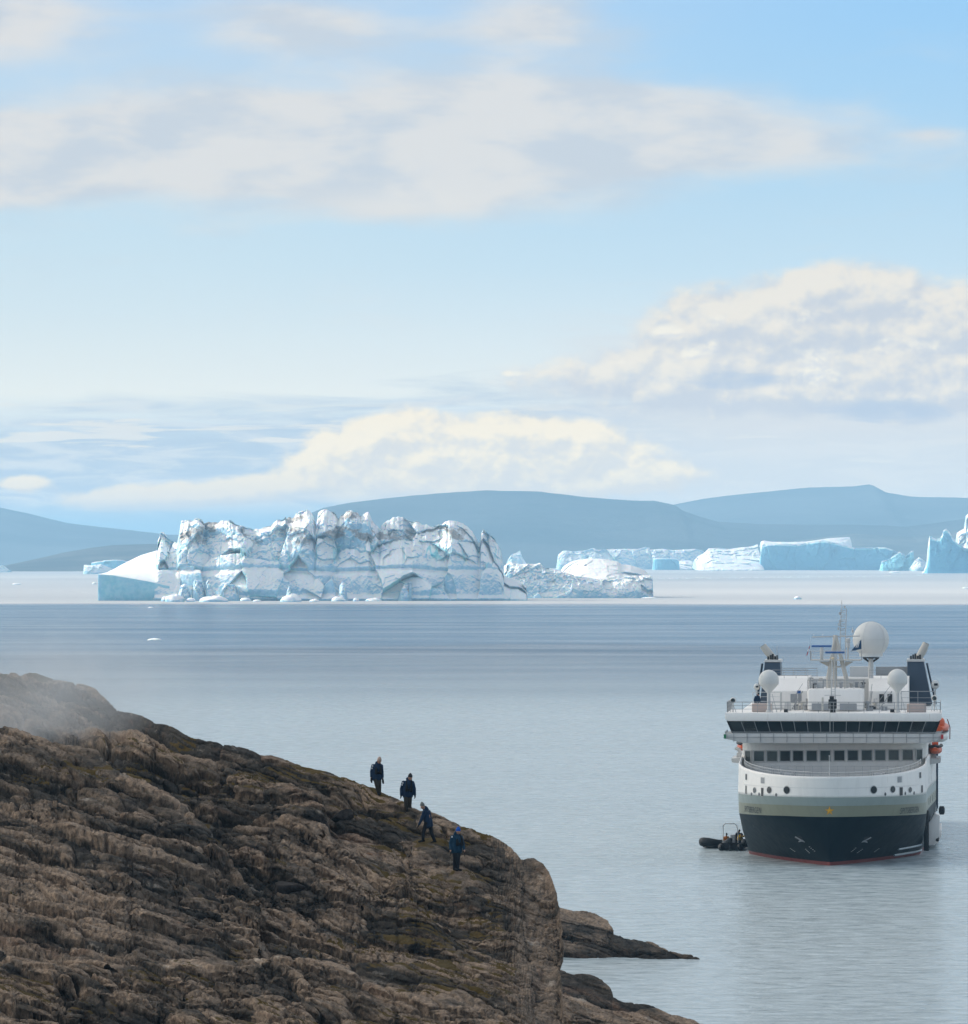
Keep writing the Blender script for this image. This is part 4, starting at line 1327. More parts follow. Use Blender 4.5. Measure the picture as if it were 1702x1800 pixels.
RT = 13.3
rail(MB(), [(-9.8, 30, RT), (-9.8, 16.8, RT), (9.85, 16.8, RT), (9.85, 30, RT)], 0.98, 3, 1.45).build('railing', GREY, ship)
rail(MB(), [(-7.7, 26, RT), (-5.0, 26, RT), (-5.0, 21, RT)], 1.7, 4, 1.3).build('railing', GREYW, ship)
rail(MB(), [(6.2, 26, RT), (9.3, 26, RT)], 1.8, 3, 1.5).build('railing', GREY, ship)

# houses on the roof
x0, _ = L(705, 0, 23); x1, _ = L(1050, 0, 23); _, zt = L(0, 568, 23)
MB().box(x0, x1, 23, 31, RT, zt).build('mast_house', WHITE, ship, bevel=0.22)
MB().box(x0 + 0.4, -0.35, 22.93, 23.2, RT + 0.1, RT + 0.72).box(0.5, x1 - 0.6, 22.93, 23.2, RT + 0.1, RT + 0.72).build('louvre', GREY, ship)
x2, _ = L(470, 0, 34); x3, _ = L(705, 0, 34)
_, za = L(0, 582, 33); _, zb = L(0, 503, 36)
MB().prism([(33, RT), (33, za), (35.5, zb), (52, zb), (52, RT)], x2, x3, 'x').build('left_house', WHITE, ship).name = 'side_house'
x4, _ = L(1086, 0, 34); x5, _ = L(1330, 0, 34)
MB().prism([(33, RT), (33, za), (35.5, zb), (52, zb), (52, RT)], x4, x5, 'x').build('side_house', WHITE, ship)
MB().box(x3 + 0.02, x4 - 0.02, 40, 52, RT, zb - 0.1).build('mid_house', GREYW, ship)
for (a, b) in ((600, 640), (648, 668)):
    u, z1 = L(a, 600, 33); w, z0 = L(b, 655, 33)
    MB().box(u, w, 32.95, 33.1, z0, z1).build('louvre', GREY, ship)
for (a, b) in ((1150, 1180), (1200, 1230)):
    u, z1 = L(a, 600, 33); w, z0 = L(b, 655, 33)
    MB().box(u, w, 32.95, 33.1, z0, z1).build('doorway', BLACK, ship)
u, z1 = L(640, 577, 33); MB().box(u, u + 0.35, 32.9, 33.0, z1 - 0.3, z1 - 0.02).build('notice', BLUEP, ship)
rail(MB(), [(x0, 23.2, zt), (x1, 23.2, zt), (x1, 30, zt)], 0.8, 3, 0.9, 0.022).build('railing', GREY, ship)
rail(MB(), [(x2 + 0.2, 36, zb), (x3, 36, zb)], 0.8, 3, 1.0, 0.022).build('railing', GREY, ship)
rail(MB(), [(x4, 36, zb), (x5 - 1.5, 36, zb)], 0.8, 3, 1.0, 0.022).build('railing', GREY, ship)
for (xa, xb, ya) in ((x3 - 1.4, x3 - 0.4, 31.5), (x4 + 1.0, x4 + 2.2, 31.5), (x4 + 0.1, x4 + 0.35, 30.0)):
    st_ = MB()
    for i in range(7): st_.box(xa + (xb - xa) * i / 7, xa + (xb - xa) * (i + 1) / 7, ya, ya + 0.6, RT + 0.25 * i, RT + 0.25 * i + 0.05)
    st_.tube([(xa, ya, RT + 0.8), (xb, ya, RT + 2.4)], 0.025, 5).tube([(xa, ya, RT), (xb, ya, RT + 1.7)], 0.04, 5).build('stair', GREY, ship)
# tall screens behind
u, z1 = L(968, 430, 50); w, z0 = L(1090, 505, 50)
MB().box(u, w, 50, 52, z0 - 0.5, z1).build('screen', GREYW, ship)
u, z1 = L(1128, 430, 52.2); w, z0 = L(1322, 505, 52)
MB().box(u, w, 52.2, 53, z0 - 0.5, z1).build('screen', GREY, ship)
u, z0 = L(545, 498, 50); w, z1 = L(765, 440, 50)
rail(MB(), [(u, 50, z0), (w, 50, z0)], z1 - z0, 4, 1.1).build('railing', GREY, ship)
# clutter between the houses: lockers, vents, pipes
rng = random.Random(8)
for k in range(64):
    zx = rng.choice([rng.uniform(705, 830), rng.uniform(900, 1085), rng.uniform(550, 700), rng.uniform(1060, 1200)])
    y = rng.uniform(24, 39)
    base = 568 if 705 < zx < 1050 else 655
    u, zb_ = L(zx, base, y)
    zb_ = zt if 705 < zx < 1050 and 23 < y < 31 else RT
    if 705 < zx < 1050 and y > 30: y = rng.uniform(24, 30)
    w, h = rng.uniform(0.1, 0.32), rng.uniform(0.3, 1.0)
    mb = MB()
    kind = k % 3
    if kind == 0: mb.box(u - w, u + w, y, y + 0.7, zb_, zb_ + h * 0.8)
    elif kind == 1: mb.lathe([(0.14, 0), (0.14, h * 0.7), (0.26, h * 0.72), (0.24, h * 0.95), (0.05, h)], (u, y, zb_), 12)
    else: mb.tube([(u, y, zb_), (u, y, zb_ + h), (u + 0.3, y, zb_ + h)], 0.06, 8)
    mb.build(('locker', 'roof_vent', 'pipe')[kind], (GREYW, GREY, BEIGE, GREY, BLACK)[(k * 7) % 5], ship, bevel=0.02 if kind == 0 else 0)
for s, zx in ((-1, 420), (1, 1380)):
    u, _ = L(zx, 0, 20)
    MB().box(u - 0.9, u + 0.9, 20, 22, RT, RT + 0.75).build('locker', paint('pinkish_locker', (0.50, 0.40, 0.36), 0.6), ship, bevel=0.06)
    v, _ = L(zx + 150 * -s if s > 0 else zx + 152, 0, 17.5)
    MB().box(v - 0.2, v + 0.2, 17.3, 17.6, RT + 0.02, RT + 0.34).build('floodlight', BLACK, ship, bevel=0.03)
MB().tube([(-1.0, 17.6, RT + 0.1), (-1.0, 17.6, RT + 1.4)], 0.1, 6).build('pipe', BEIGE, ship)

# funnels with raked exhausts
for s, (b0, b1, t0, t1, zy0, zy1) in ((-1, (408, 537, 440, 537, 670, 402)), (1, (1325, 1478, 1322, 1425, 620, 398))):
    y = 50
    q = [L(b0, zy0, y), L(b1, zy0, y), L(t1, zy1, y), L(t0, zy1, y)]
    q[0] = (q[0][0], RT); q[1] = (q[1][0], RT)
    fn = MB().prism(q, y, y + 6, 'y').build('funnel', SLATE, ship, bevel=0.08)
    cap = MB().prism([(q[3][0] - 0.1, q[3][1]), (q[2][0] + 0.1, q[2][1]), (q[2][0] + 0.02, q[2][1] + 0.22), (q[3][0] - 0.02, q[3][1] + 0.22)], y - 0.1, y + 6.1, 'y')
    cap.build('funnel_cap', GREYW, fn)
    cx_ = (q[2][0] + q[3][0]) / 2
    zc = q[2][1] + 0.2
    pts = [L(505, 395, y + 2), L(480, 365, y + 2), L(455, 335, y + 2), L(428, 300, y + 2)] if s < 0 else [L(1385, 392, y + 2), L(1402, 360, y + 2), L(1422, 325, y + 2), L(1440, 284, y + 2)]
    pts = [(pts[0][0], y + 2, zc - 0.1)] + [(p[0], y + 2, p[1]) for p in pts]
    ex = MB().tube(pts, [0.34, 0.34, 0.36, 0.38, 0.33], 16).build('exhaust_pipe', BEIGE, fn, smooth=60)
    d = (Vector(pts[-1]) - Vector(pts[-2])).normalized()
    MB().tube([Vector(pts[-1]) + d * 0.01, Vector(pts[-1]) + d * 0.03], 0.26, 16).build('exhaust_mouth', BLACK, ex)
    for k in range(5): MB().tube([(cx_ + (k - 2) * 0.22, y + 0.6 + 0.8 * (k % 2), zc), (cx_ + (k - 2) * 0.22, y + 0.6 + 0.8 * (k % 2), zc + 0.35 + 0.12 * (k % 3))], 0.1, 8).build('vent_stub', BLACK, fn)
    lr = MB()
    so = q[0][0] - 0.35 if s < 0 else q[1][0] + 0.35
    to = q[3][0] - 0.3 if s < 0 else q[2][0] + 0.3
    lr.tube([(so, y + 1, RT), (to, y + 1, zc - 0.4)], 0.09, 8).tube([(so, y + 3, RT), (to, y + 3, zc - 0.4)], 0.09, 8)
    lr.build('exhaust_riser', SLATE, fn)
    wa = MB().tube([(q[3][0] + (0.2 if s > 0 else 1.2), y, zc), (q[3][0] + (0.2 if s > 0 else 1.2), y, zc + (1.4 if s < 0 else 0.6))], 0.02, 5)
    wa.build('whip_aerial', GREY, fn)

# radomes
for zx, zy in ((465, 512), (1262, 506)):
    y = 18.6
    x, z = L(zx, zy, y)
    r = 0.93
    prof = [(0.14, -1.35), (0.2, -1.2), (0.62, -0.72), (r * 0.97, -0.42), (r, -0.38), (r, 0.0)] + [(r * math.cos(R(a)), r * math.sin(R(a))) for a in range(8, 90, 9)] + [(0.02, r)]
    dm = MB().lathe(prof, (x, y, z), 36).build('radome', DOME, ship, smooth=40)
    MB().lathe([(0.3, RT), (0.17, RT + 0.3), (0.15, z - 1.2)], (x, y, 0), 16).build('pedestal', GREYW, dm)
    ld = MB()
    for k in (-1, 1): ld.tube([(x + 0.75, y + 0.2 * k, RT), (x + 0.3, y + 0.2 * k, z - 1.3)], 0.03, 5)
    for k in range(6): ld.tube([(x + 0.75 - 0.07 * k, y - 0.2, RT + 0.2 + 0.25 * k), (x + 0.75 - 0.07 * k, y + 0.2, RT + 0.2 + 0.25 * k)], 0.02, 5)
    ld.build('ladder', GREYW, dm)
y = 38.0
x, z = L(1098, 262, y)
r = 1.72
dm = MB().lathe([(0.9, -1.62), (1.1, -1.62), (1.12, -1.30)] + [(r * math.cos(R(a)), r * math.sin(R(a))) for a in range(-46, 90, 6)] + [(0.02, r)], (x, y, z), 48).build('radome', DOME, ship, smooth=40, label='largest white radome ball on a pole')
sm = MB()
for a in (30, 102, 174, 246, 318):
    sm.tube([(x + (r + 0.004) * math.cos(R(e)) * math.cos(R(a)), y + (r + 0.004) * math.cos(R(e)) * math.sin(R(a)), z + (r + 0.004) * math.sin(R(e))) for e in range(-44, 89, 6)], 0.018, 5)
sm.tube([(x + (r + 0.004) * math.cos(R(a)), y + (r + 0.004) * math.sin(R(a)), z) for a in range(0, 361, 10)], 0.018, 5)
sm.build('seam', GREYW, dm)
MB().lathe([(0.8, z - 1.80), (0.8, z - 1.68)], (x, y, 0), 20).tube([(x - 0.7, y, z - 1.75), (x - 0.2, y, z - 2.1)], 0.1, 6).tube([(x + 0.7, y, z - 1.75), (x + 0.2, y, z - 2.1)], 0.1, 6).build('bracket', BLACK, dm)
MB().lathe([(0.26, RT), (0.24, z - 1.8)], (x, y, 0), 20).build('pedestal', GREYW, dm)

# main mast
y = 29.0
mast = MB()
apex = L(880, 236, y)
for zx in (835, 945):
    a = L(zx, 500, y)
    mast.tube([(a[0], y - 0.6, zt), (a[0], y - 0.6, a[1]), (apex[0], y, apex[1])], [0.24, 0.22, 0.15], 12)
mast.tube([(apex[0] - 0.1, y + 1.2, zt), (apex[0] - 0.1, y + 1.2, apex[1])], 0.2, 12)
a = L(838, 430, y); b = L(938, 430, y)
mast.tube([(a[0], y - 0.5, a[1]), (b[0], y - 0.5, b[1])], 0.08, 8)
mt = mast.build('mast', BEIGE, ship)
a = L(725, 392, y); b = L(1040, 392, y)
pl = MB().box(a[0], b[0], y - 1.2, y + 1.6, a[1], a[1] + 0.1)
for (p, q) in ((775, 838), (990, 938)):
    u = L(p, 398, y); v = L(q, 432, y)
    pl.prism([(u[0], u[1]), (v[0], v[1]), (v[0], u[1])] if p < 900 else [(u[0], u[1]), (v[0], u[1]), (v[0], v[1])], y - 0.4, y + 0.4, 'y')
pl.build('mast_platform', BEIGE, mt)
z0 = a[1] + 0.1
rail(MB(), [(a[0], y + 1.6, z0), (a[0], y - 1.2, z0), (b[0], y - 1.2, z0), (b[0], y + 1.6, z0)], L(0, 332, y)[1] - z0, 3, 1.1, 0.025).build('railing', GREYW, mt)
u = L(733, 246, y); v = L(1030, 240, y)
yd = MB().tube([(u[0], y, u[1]), (v[0], y, v[1])], 0.055, 8)
for zx in (745, 800, 985, 1028): q = L(zx, 244, y); yd.tube([(q[0], y, q[1]), (q[0], y, q[1] + (0.9 if zx == 985 else 0.25))], 0.02, 5)
yd.build('yard', GREYW, mt)
um = MB()
for zx in (908, 940):
    q = L(zx, 245, y + 2)
    t = L(914 if zx < 920 else 928, 70, y + 2)
    for dy_ in (0, 0.5): um.tube([(q[0], y + 2 + dy_, q[1] - 2.6), (q[0], y + 2 + dy_, q[1]), (t[0] + (0.0 if zx < 920 else 0.28), y + 2 + dy_ * 0.6, t[1])], 0.04, 6)
for k in range(12):
    zy = 235 - k * 14
    p = L(909, zy, y + 2); q = L(938, zy, y + 2)
    um.tube([(p[0], y + 2, p[1]), (q[0], y + 2, q[1])], 0.024, 5)
    if k % 2 == 0: um.tube([(p[0], y + 2, p[1]), (q[0], y + 2, q[1] + 0.2)], 0.02, 5)
p = L(919, 70, y + 2); q = L(917, 18, y + 2)
um.tube([(p[0], y + 2.1, p[1]), (q[0], y + 2.1, q[1])], [0.045, 0.02], 6)
for zx, zy in ((905, 100), (905, 150), (935, 60), (897, 195), (900, 170)):
    c = L(zx, zy, y + 2); um.box(c[0] - 0.08, c[0] + 0.08, y + 1.9, y + 2.1, c[1] - 0.14, c[1] + 0.14)
um.build('upper_mast', GREYW, mt)
hd = MB()
c = L(957, 282, y); hd.lathe([(0.16, -0.45), (0.2, -0.2), (0.15, 0.0), (0.22, 0.12), (0.2, 0.4), (0.05, 0.5)], (c[0], y - 0.3, c[1]), 14).tube([(c[0], y - 0.3, z0), (c[0], y - 0.3, c[1] - 0.4)], 0.09, 8)
hd.build('horn', GREYW, mt)
c = L(985, 205, y); MB().lathe([(0.1, -0.2), (0.12, 0), (0.02, 0.15)], (c[0], y, c[1]), 10).build('masthead_lamp', GREYW, mt)
for (p, q, zy, yy, zz) in ((730, 855, 303, y - 0.6, 385), (815, 935, 342, 18.9, 372)):
    a = L(p, zy, yy); b = L(q, zy, yy)
    c = (a[0] + b[0]) / 2
    rd = MB().box(a[0], b[0], yy - 0.12, yy + 0.12, a[1] - 0.09, a[1] + 0.09).build('radar_scanner', BLUEP, mt, bevel=0.03)
    MB().lathe([(0.13, L(0, zz, yy)[1] - (0.1 if zy < 320 else 0.4)), (0.17, a[1] - 0.35), (0.1, a[1] - 0.1)], (c, yy, 0), 12).build('pedestal', GREYW, rd)
# fore ladder mast on the bridge roof
fm = MB()
for zx in (850, 878):
    p = L(zx, 700, 18.8); q = L(zx + (8 if zx < 860 else -4), 352, 18.8)
    fm.tube([(p[0], 18.8, RT), (q[0], 18.8, q[1])], 0.05, 8)
for k in range(22):
    zy = 690 - k * 15
    p = L(852 + k * 0.3, zy, 18.8); q = L(877 - k * 0.1, zy, 18.8)
    fm.tube([(p[0], 18.8, p[1]), (q[0], 18.8, q[1])], 0.025, 5)
p = L(810, 608, 18.8); q = L(912, 608, 18.8)
fm.tube([(p[0], 18.8, p[1]), (q[0], 18.8, q[1])], 0.035, 6)
fo = fm.build('signal_mast', GREYW, ship)
p = L(835, 633, 18.2); q = L(886, 722, 18.2)
MB().box(p[0], q[0], 17.9, 18.5, RT + 0.35, p[1]).box(p[0] + 0.12, q[0] - 0.12, 17.95, 18.45, RT, RT + 0.4).box(p[0] + 0.1, q[0] - 0.25, 17.95, 18.4, p[1], p[1] + 0.3).build('lamp_box', BLACK, fo, bevel=0.04)
p = L(862, 378, 18.6)
MB().ball((p[0], 18.6, p[1]), 0.13, 1.0, 12, 8).build('masthead_lamp', paint('lamp_lens', (0.75, 0.6, 0.4), 0.3), fo)
fs = MB()
p = L(846, 350, 16.6)
MB().tube([(p[0] - 0.02, 16.35, 11.5), (p[0] - 0.02, 16.35, RT + 0.9)], 0.022, 5).build('stay', GREYW, fo)

# searchlights at the roof corners and domes on brackets beside the funnels
for zx, zy, yy in ((243, 640, 18.0), (1490, 624, 24.0)):
    c = L(zx, zy, yy)
    s_ = MB().lathe([(0.06, -0.3), (0.2, -0.25), (0.27, -0.05), (0.27, 0.22)], (c[0], yy - 0.2, c[1]), 20, 'y').build('searchlight', GREYW, ship)
    MB().lathe([(0.2, 0.0), (0.2, 0.02)], (c[0], yy - 0.52, c[1]), 20, 'y').build('lens', GLASS, s_)
    MB().tube([(c[0], yy, RT), (c[0], yy, c[1] - 0.2)], 0.06, 8).tube([(c[0] - 0.28, yy, RT), (c[0], yy, c[1] - 0.3)], 0.03, 5).tube([(c[0] + 0.28, yy, RT), (c[0], yy, c[1] - 0.3)], 0.03, 5).build('stand', GREYW, s_)
for zx, zy, yy, r in ((1496, 541, 50, 0.40), (390, 556, 50, 0.3)):
    c = L(zx, zy, yy)
    b_ = MB().ball((c[0], yy, c[1]), r, 1.1, 20, 14).build('radome', DOME, ship, label='small white dome on a bracket beside a funnel')
    MB().box(c[0] - 0.3 * r, c[0] + 0.6 * r, yy - r * 1.03, yy - r * 0.8, c[1] - 0.2 * r, c[1] + 0.35 * r).build('opening', BLACK, b_)
    MB().tube([(c[0], yy, RT), (c[0], yy, c[1] - r)], 0.07, 8).build('bracket', GREYW, b_)


# openings and portholes on the bow
def hull_plate(mb, x, z, w, h, off=0.02, round_=False, nseg=4, thick=0.05):
    """A plate lying on the curved plating."""
    if round_:
        n_ = 20
        ctr = (x, hull_y(x, z) - off, z)
        ring = [(x + w / 2 * math.cos(2 * math.pi * k / n_), z + h / 2 * math.sin(2 * math.pi * k / n_)) for k in range(n_)]
        vs = [ctr] + [tuple(Vector((a, hull_y(a, b), b)) + hull_n(a, b) * off) for a, b in ring]
        vs[0] = tuple(Vector((x, hull_y(x, z), z)) + hull_n(x, z) * off)
        return mb.add(vs, [(0, 1 + k, 1 + (k + 1) % n_) for k in range(n_)])
    vs, fs = [], []
    for i in range(nseg + 1):
        a = x - w / 2 + w * i / nseg
        for b in (z - h / 2, z + h / 2):
            vs.append(tuple(Vector((a, hull_y(a, b), b)) + hull_n(a, b) * off))
    for i in range(nseg): fs.append((2 * i, 2 * i + 2, 2 * i + 3, 2 * i + 1))
    return mb.add(vs, fs)


def onhull(zx, zy):
    x, z = L(zx, zy, 0)
    for _ in range(12):
        x, z = L(zx, zy, hull_y(max(-8.55, min(8.55, x)), z))
        x = max(-8.56, min(8.56, x))
    return x, z


for zx, zy, w in ((577, 1196, 0.66), (1114, 1193, 0.66), (468, 1196, 0.58), (1232, 1190, 0.58), (377, 1198, 0.48), (1340, 1193, 0.48)):
    x, z = onhull(zx, zy)
    k = abs(hull_n(x, z).y)
    ph = hull_plate(MB(), x, z, w * (0.35 + 0.65 * k) * 1.22, w * 1.22, 0.015, True).build('porthole', GREYW, ship)
    hull_plate(MB(), x, z, w * (0.35 + 0.65 * k), w, 0.034, True).build('pane', PORT, ph)
for zx, zy, w, h, dark in ((428, 1136, 0.32, 0.5, 0), (1276, 1128, 0.34, 0.5, 0), (325, 1115, 0.14, 0.5, 1), (1402, 1102, 0.14, 0.5, 1), (425, 1209, 0.22, 0.72, 1), (1284, 1203, 0.26, 0.72, 1), (324, 1195, 0.12, 0.7, 1), (1413, 1187, 0.14, 0.62, 1)):
    x, z = onhull(zx, zy)
    op = hull_plate(MB(), x, z, w * 1.25, h * 1.12, 0.012).build('opening', GREYW, ship)
    hull_plate(MB(), x - (0 if dark else w * 0.1), z - (0 if dark else 0.03), w, h, 0.024).build('recess', BLACK if dark else GREY, op)
for zx, zy in ((511, 1227), (1186, 1221), (405, 1223), (1310, 1216), (358, 1222), (1364, 1213)):
    x, z = onhull(zx, zy)
    k = abs(hull_n(x, z).y)
    fl = hull_plate(MB(), x, z, 0.1 + 0.16 * k, 0.36, 0.015, True).build('fairlead', GREY, ship)
    hull_plate(MB(), x, z, 0.04 + 0.1 * k, 0.22, 0.026, True).build('recess', BLACK, fl)
# plating seam
xs = np.linspace(-7.9, 7.9, 60)
MB().tube([tuple(Vector((a, hull_y(a, 7.05), 7.05)) + hull_n(a, 7.05) * 0.005) for a in xs], 0.016, 5).build('seam', GREYW, ship)
# golden star
x, z = L(841, 1326, -2.6)
pts = []
for k in range(10):
    rr = 0.44 if k % 2 == 0 else 0.17
    a = R(90 + 36 * k)
    pts.append((x + rr * math.cos(a), z + rr * math.sin(a)))
vs = [tuple(Vector((x, hull_y(x, z), z)) + Vector((0, -0.10, 0)))] + [tuple(Vector((a, hull_y(a, b), b)) + Vector((0, -0.03, 0))) for a, b in pts]
MB().add(vs, [(0, 1 + k, 1 + (k + 1) % 10) for k in range(10)]).build('star', GOLD, ship, smooth=5)
# name on both bows
def name_side(sg):
    cu = bpy.data.curves.new('ship_name', 'FONT')
    cu.body = 'SPITSBERGEN'
    cu.size = 0.80
    cu.shear = 0.28
    cu.space_character = 1.02
    cu.extrude = 0.0
    cu.fill_mode = 'FRONT'
    tmp = bpy.data.objects.new('ship_name', cu)
    COL.objects.link(tmp)
    dg = bpy.context.evaluated_depsgraph_get()
    me = bpy.data.meshes.new_from_object(tmp.evaluated_get(dg))
    bpy.data.objects.remove(tmp)
    bm = bmesh.new(); bm.from_mesh(me)
    bmesh.ops.subdivide_edges(bm, edges=[e for e in bm.edges if e.calc_length() > 0.3], cuts=2)
    # arc-length table of the plating at the name's height
    zz = 4.52
    tt = np.linspace(0, 1.35, 500)
    xy = np.array([hull_xy(t, zz + 0.25) for t in tt])
    al = np.concatenate([[0], np.cumsum(np.hypot(np.diff(xy[:, 0]), np.diff(xy[:, 1])))])
    width = max(v.co.x for v in bm.verts)
    start = np.interp(6.2, xy[:200, 0], al[:200])
    for v in bm.verts:
        u = v.co.x
        s_ = start + u if sg > 0 else start + (width - u)
        z = zz + v.co.y
        t = np.interp(s_, al, tt)
        x, y = hull_xy(float(t), z)
        if t <= 1:
            nn_ = hull_n(min(x, 8.3), z)
            v.co = Vector((sg * (x + nn_.x * 0.03), y + nn_.y * 0.03, z))
        else:
            v.co = Vector((sg * (x + 0.03), y, z))
    bm.to_mesh(me); bm.free()
    me.materials.clear()
    link('ship_name', me, LETTER, ship)


name_side(1); name_side(-1)
# anchors in their pockets, draught marks
for zx, zy, s in ((648, 1492, 1), (1078, 1494, -1)):
    x, z = onhull(zx, zy)
    pk = MB()
    hull_plate(pk, x, z, 0.75, 0.36, 0.02, True)
    an = pk.build('anchor_pocket', BLACK, ship)
    base = Vector((x + 0.35 * s, hull_y(x + 0.35 * s, z - 0.2), z - 0.2)) + hull_n(x, z) * 0.06
    tp = Vector((x - 0.25 * s, hull_y(x - 0.25 * s, z + 0.12), z + 0.12)) + hull_n(x, z) * 0.06
    MB().tube([tp, base], 0.06, 8).tube([base + Vector((-0.3, 0, -0.1)), base, base + Vector((0.3, 0, -0.12))], [0.05, 0.1, 0.05], 8).build('anchor', GREY, an)
for zx0, zy0, zx1, zy1 in ((598, 1556, 632, 1580), (692, 1560, 722, 1590), (715, 1545, 757, 1580), (975, 1578, 1008, 1548), (1012, 1584, 1050, 1556), (1118, 1578, 1152, 1553)):
    mb = MB()
    p0, p1 = onhull(zx0, zy0), onhull(zx1, zy1)
    for i in range(4):
        a = (p0[0] + (p1[0] - p0[0]) * (i + 0.25) / 4, p0[1] + (p1[1] - p0[1]) * (i + 0.25) / 4)
        hull_plate(mb, a[0], a[1], 0.13, 0.045, 0.02, nseg=1)
    mb.build('draught_marks', GREYW, ship)
# little dark scuppers on the port bow
for zx, zy in ((1394, 1417), (1430, 1410), (1355, 1470), (1380, 1468), (370, 1420), (405, 1472)):
    x, z = onhull(zx, zy)
    hull_plate(MB(), x, z, 0.10, 0.28 if zy < 1450 else 0.1, 0.02, nseg=1).build('scupper', BLACK, ship)
# pale tubes round the port shoulder, boarding platform and black guard
def along(z0, z1, t0, t1, off, k=14, sg=1):
    out = []
    for i in range(k + 1):
        t = t0 + (t1 - t0) * i / k
        z = z0 + (z1 - z0) * i / k
        x, y = hull_xy(t, z)
        n_ = hull_n(min(x, 8.3), z) if t <= 1 else Vector((1, 0, 0))
        out.append((sg * (x + n_.x * off), y + n_.y * off, z))
    return out


MB().tube(along(0.92, 1.02, 0.62, 0.93, 0.12), 0.09, 8).build('pale_tube', PALEBLUE, ship)
MB().tube(along(0.34, 0.42, 0.60, 1.0, 0.14), 0.1, 8).build('pale_tube', PALEBLUE, ship)
x, y = hull_xy(1.03, 2.5)
MB().box(x - 0.1, x + 0.38, y, y + 0.9, 0.45, 4.2).build('guard', BLACK, ship, bevel=0.05)
MB().prism([(8.3, 0.35), (9.25, 0.35), (9.75, 1.3), (9.8, 3.2), (9.3, 3.4), (8.3, 1.8)], 33, 36, 'y').prism([(8.5, 0.35), (9.55, 0.35), (9.95, 1.2), (9.95, 1.7), (8.5, 1.7)], 36, 52, 'y').build('boarding_platform', WHITE, ship, bevel=0.08)
MB().lathe([(0.2, -0.3), (0.42, -0.2), (0.42, 0.2), (0.2, 0.3)], (9.95, 53, 2.9), 16, 'x').build('guard', BLACK, ship)
MB().tube([(9.3, 34.5, 3.3), (9.6, 34, 2.2), (9.55, 33, 0.8)], 0.16, 8).build('hose', BLACK, ship)
for y_, r_ in ((48, 0.09), (55, 0.07)):
    x_ = hull_xy(1.0 + (y_ - 12) / 85, 4)[0]
    MB().tube([(x_ + 0.08, y_, 3.0), (x_ + 0.08, y_, 9.2)], r_ * 0.7, 6).build('fall_line', SLATE, ship)
# side openings and windows
for k in range(7):
    y_ = 27 + k * 4.6
    t = 1.0 + (y_ - 12.5) / 86
    x_, _ = hull_xy(t, 5)
    MB().box(x_ - 0.1, x_ + 0.02 + 0.012, y_, y_ + 1.7, 4.45, 5.05).build('side_window', GLASS, ship)
for k in range(4):
    y_ = 27 + k * 7
    x_, _ = hull_xy(1.0 + (y_ - 12.5) / 86, 7)
    MB().box(x_ - 0.1, x_ + 0.035, y_, y_ + 4, 6.4, 8.0).build('side_opening', GREY, ship)
# davit sponson beside the deckhouse
for s in (-1, 1):
    dv = MB().prism([(s * 8.9, 8.1), (s * 9.85, 8.25), (s * 9.9, 8.6), (s * 8.9, 8.7)], 31, 40, 'y')
    dv.tube([(s * 9.1, 34, 8.6), (s * 9.3, 34, 9.3), (s * 9.65, 34, 9.5)], 0.12, 8).tube([(s * 9.1, 37, 8.6), (s * 9.3, 37, 9.3), (s * 9.65, 37, 9.5)], 0.12, 8).box(s * 9.2 - 0.25, s * 9.2 + 0.25, 33, 34, 8.65, 9.1)
    dv.build('davit', GREYW, ship)

# foredeck: rail behind the bulwark, winches, jackstaff
pts = []
for sg, ts in ((-1, [0.98, 0.9, 0.8, 0.7, 0.58, 0.45, 0.3, 0.15]), (1, [0.0, 0.15, 0.3, 0.45, 0.58, 0.7, 0.8, 0.9, 0.98])):
    for t in ts:
        x_, y_ = hull_xy(t, 8.0); pts.append((sg * x_ * 0.94, y_ + 0.7, zl('T', y_) - 0.12))
rail(MB(), pts, 0.5, 2, 0.8, 0.022).build('foredeck_railing', GREYW, ship)
rr = MB()
rail(rr, [(-6.5, 17.8, 7.3), (6.5, 17.8, 7.3)], 1.05, 3, 0.75, 0.02)
rr.build('foredeck_railing', GREYW, ship)
for zx in (585, 1145):
    x_, z_ = L(zx, 1077, 9)
    w_ = MB().lathe([(0.4, -0.55), (0.4, -0.5), (0.24, -0.48), (0.24, 0.48), (0.4, 0.5), (0.4, 0.55)], (x_, 9, 7.8), 16, 'x').box(x_ - 0.7, x_ - 0.6, 8.6, 9.4, 7.3, 8.1).box(x_ + 0.6, x_ + 0.7, 8.6, 9.4, 7.3, 8.1)
    w_.build('winch', GREY, ship)
x_, z_ = L(840, 985, -2.6)
js = MB().tube([(x_, -2.6, 8.0), (x_, -2.6, z_)], [0.05, 0.025], 6).build('jackstaff', GREYW, ship)
MB().ball((x_, -2.6, z_), 0.06, 1, 10, 6).build('finial', GREYW, js)
MB().box(-1.4, 1.4, -1.0, 1.2, 7.32, 7.75).build('grating', GREY, ship)

# ------------------------------------------------------------------ things hung on and moored to the ship
def on_ship(o):
    """Place a free thing, drawn in ship coordinates, in the world."""
    o.location = (SX, SY, 0)
    o.rotation_euler = (0, 0, -YAW)
    return o


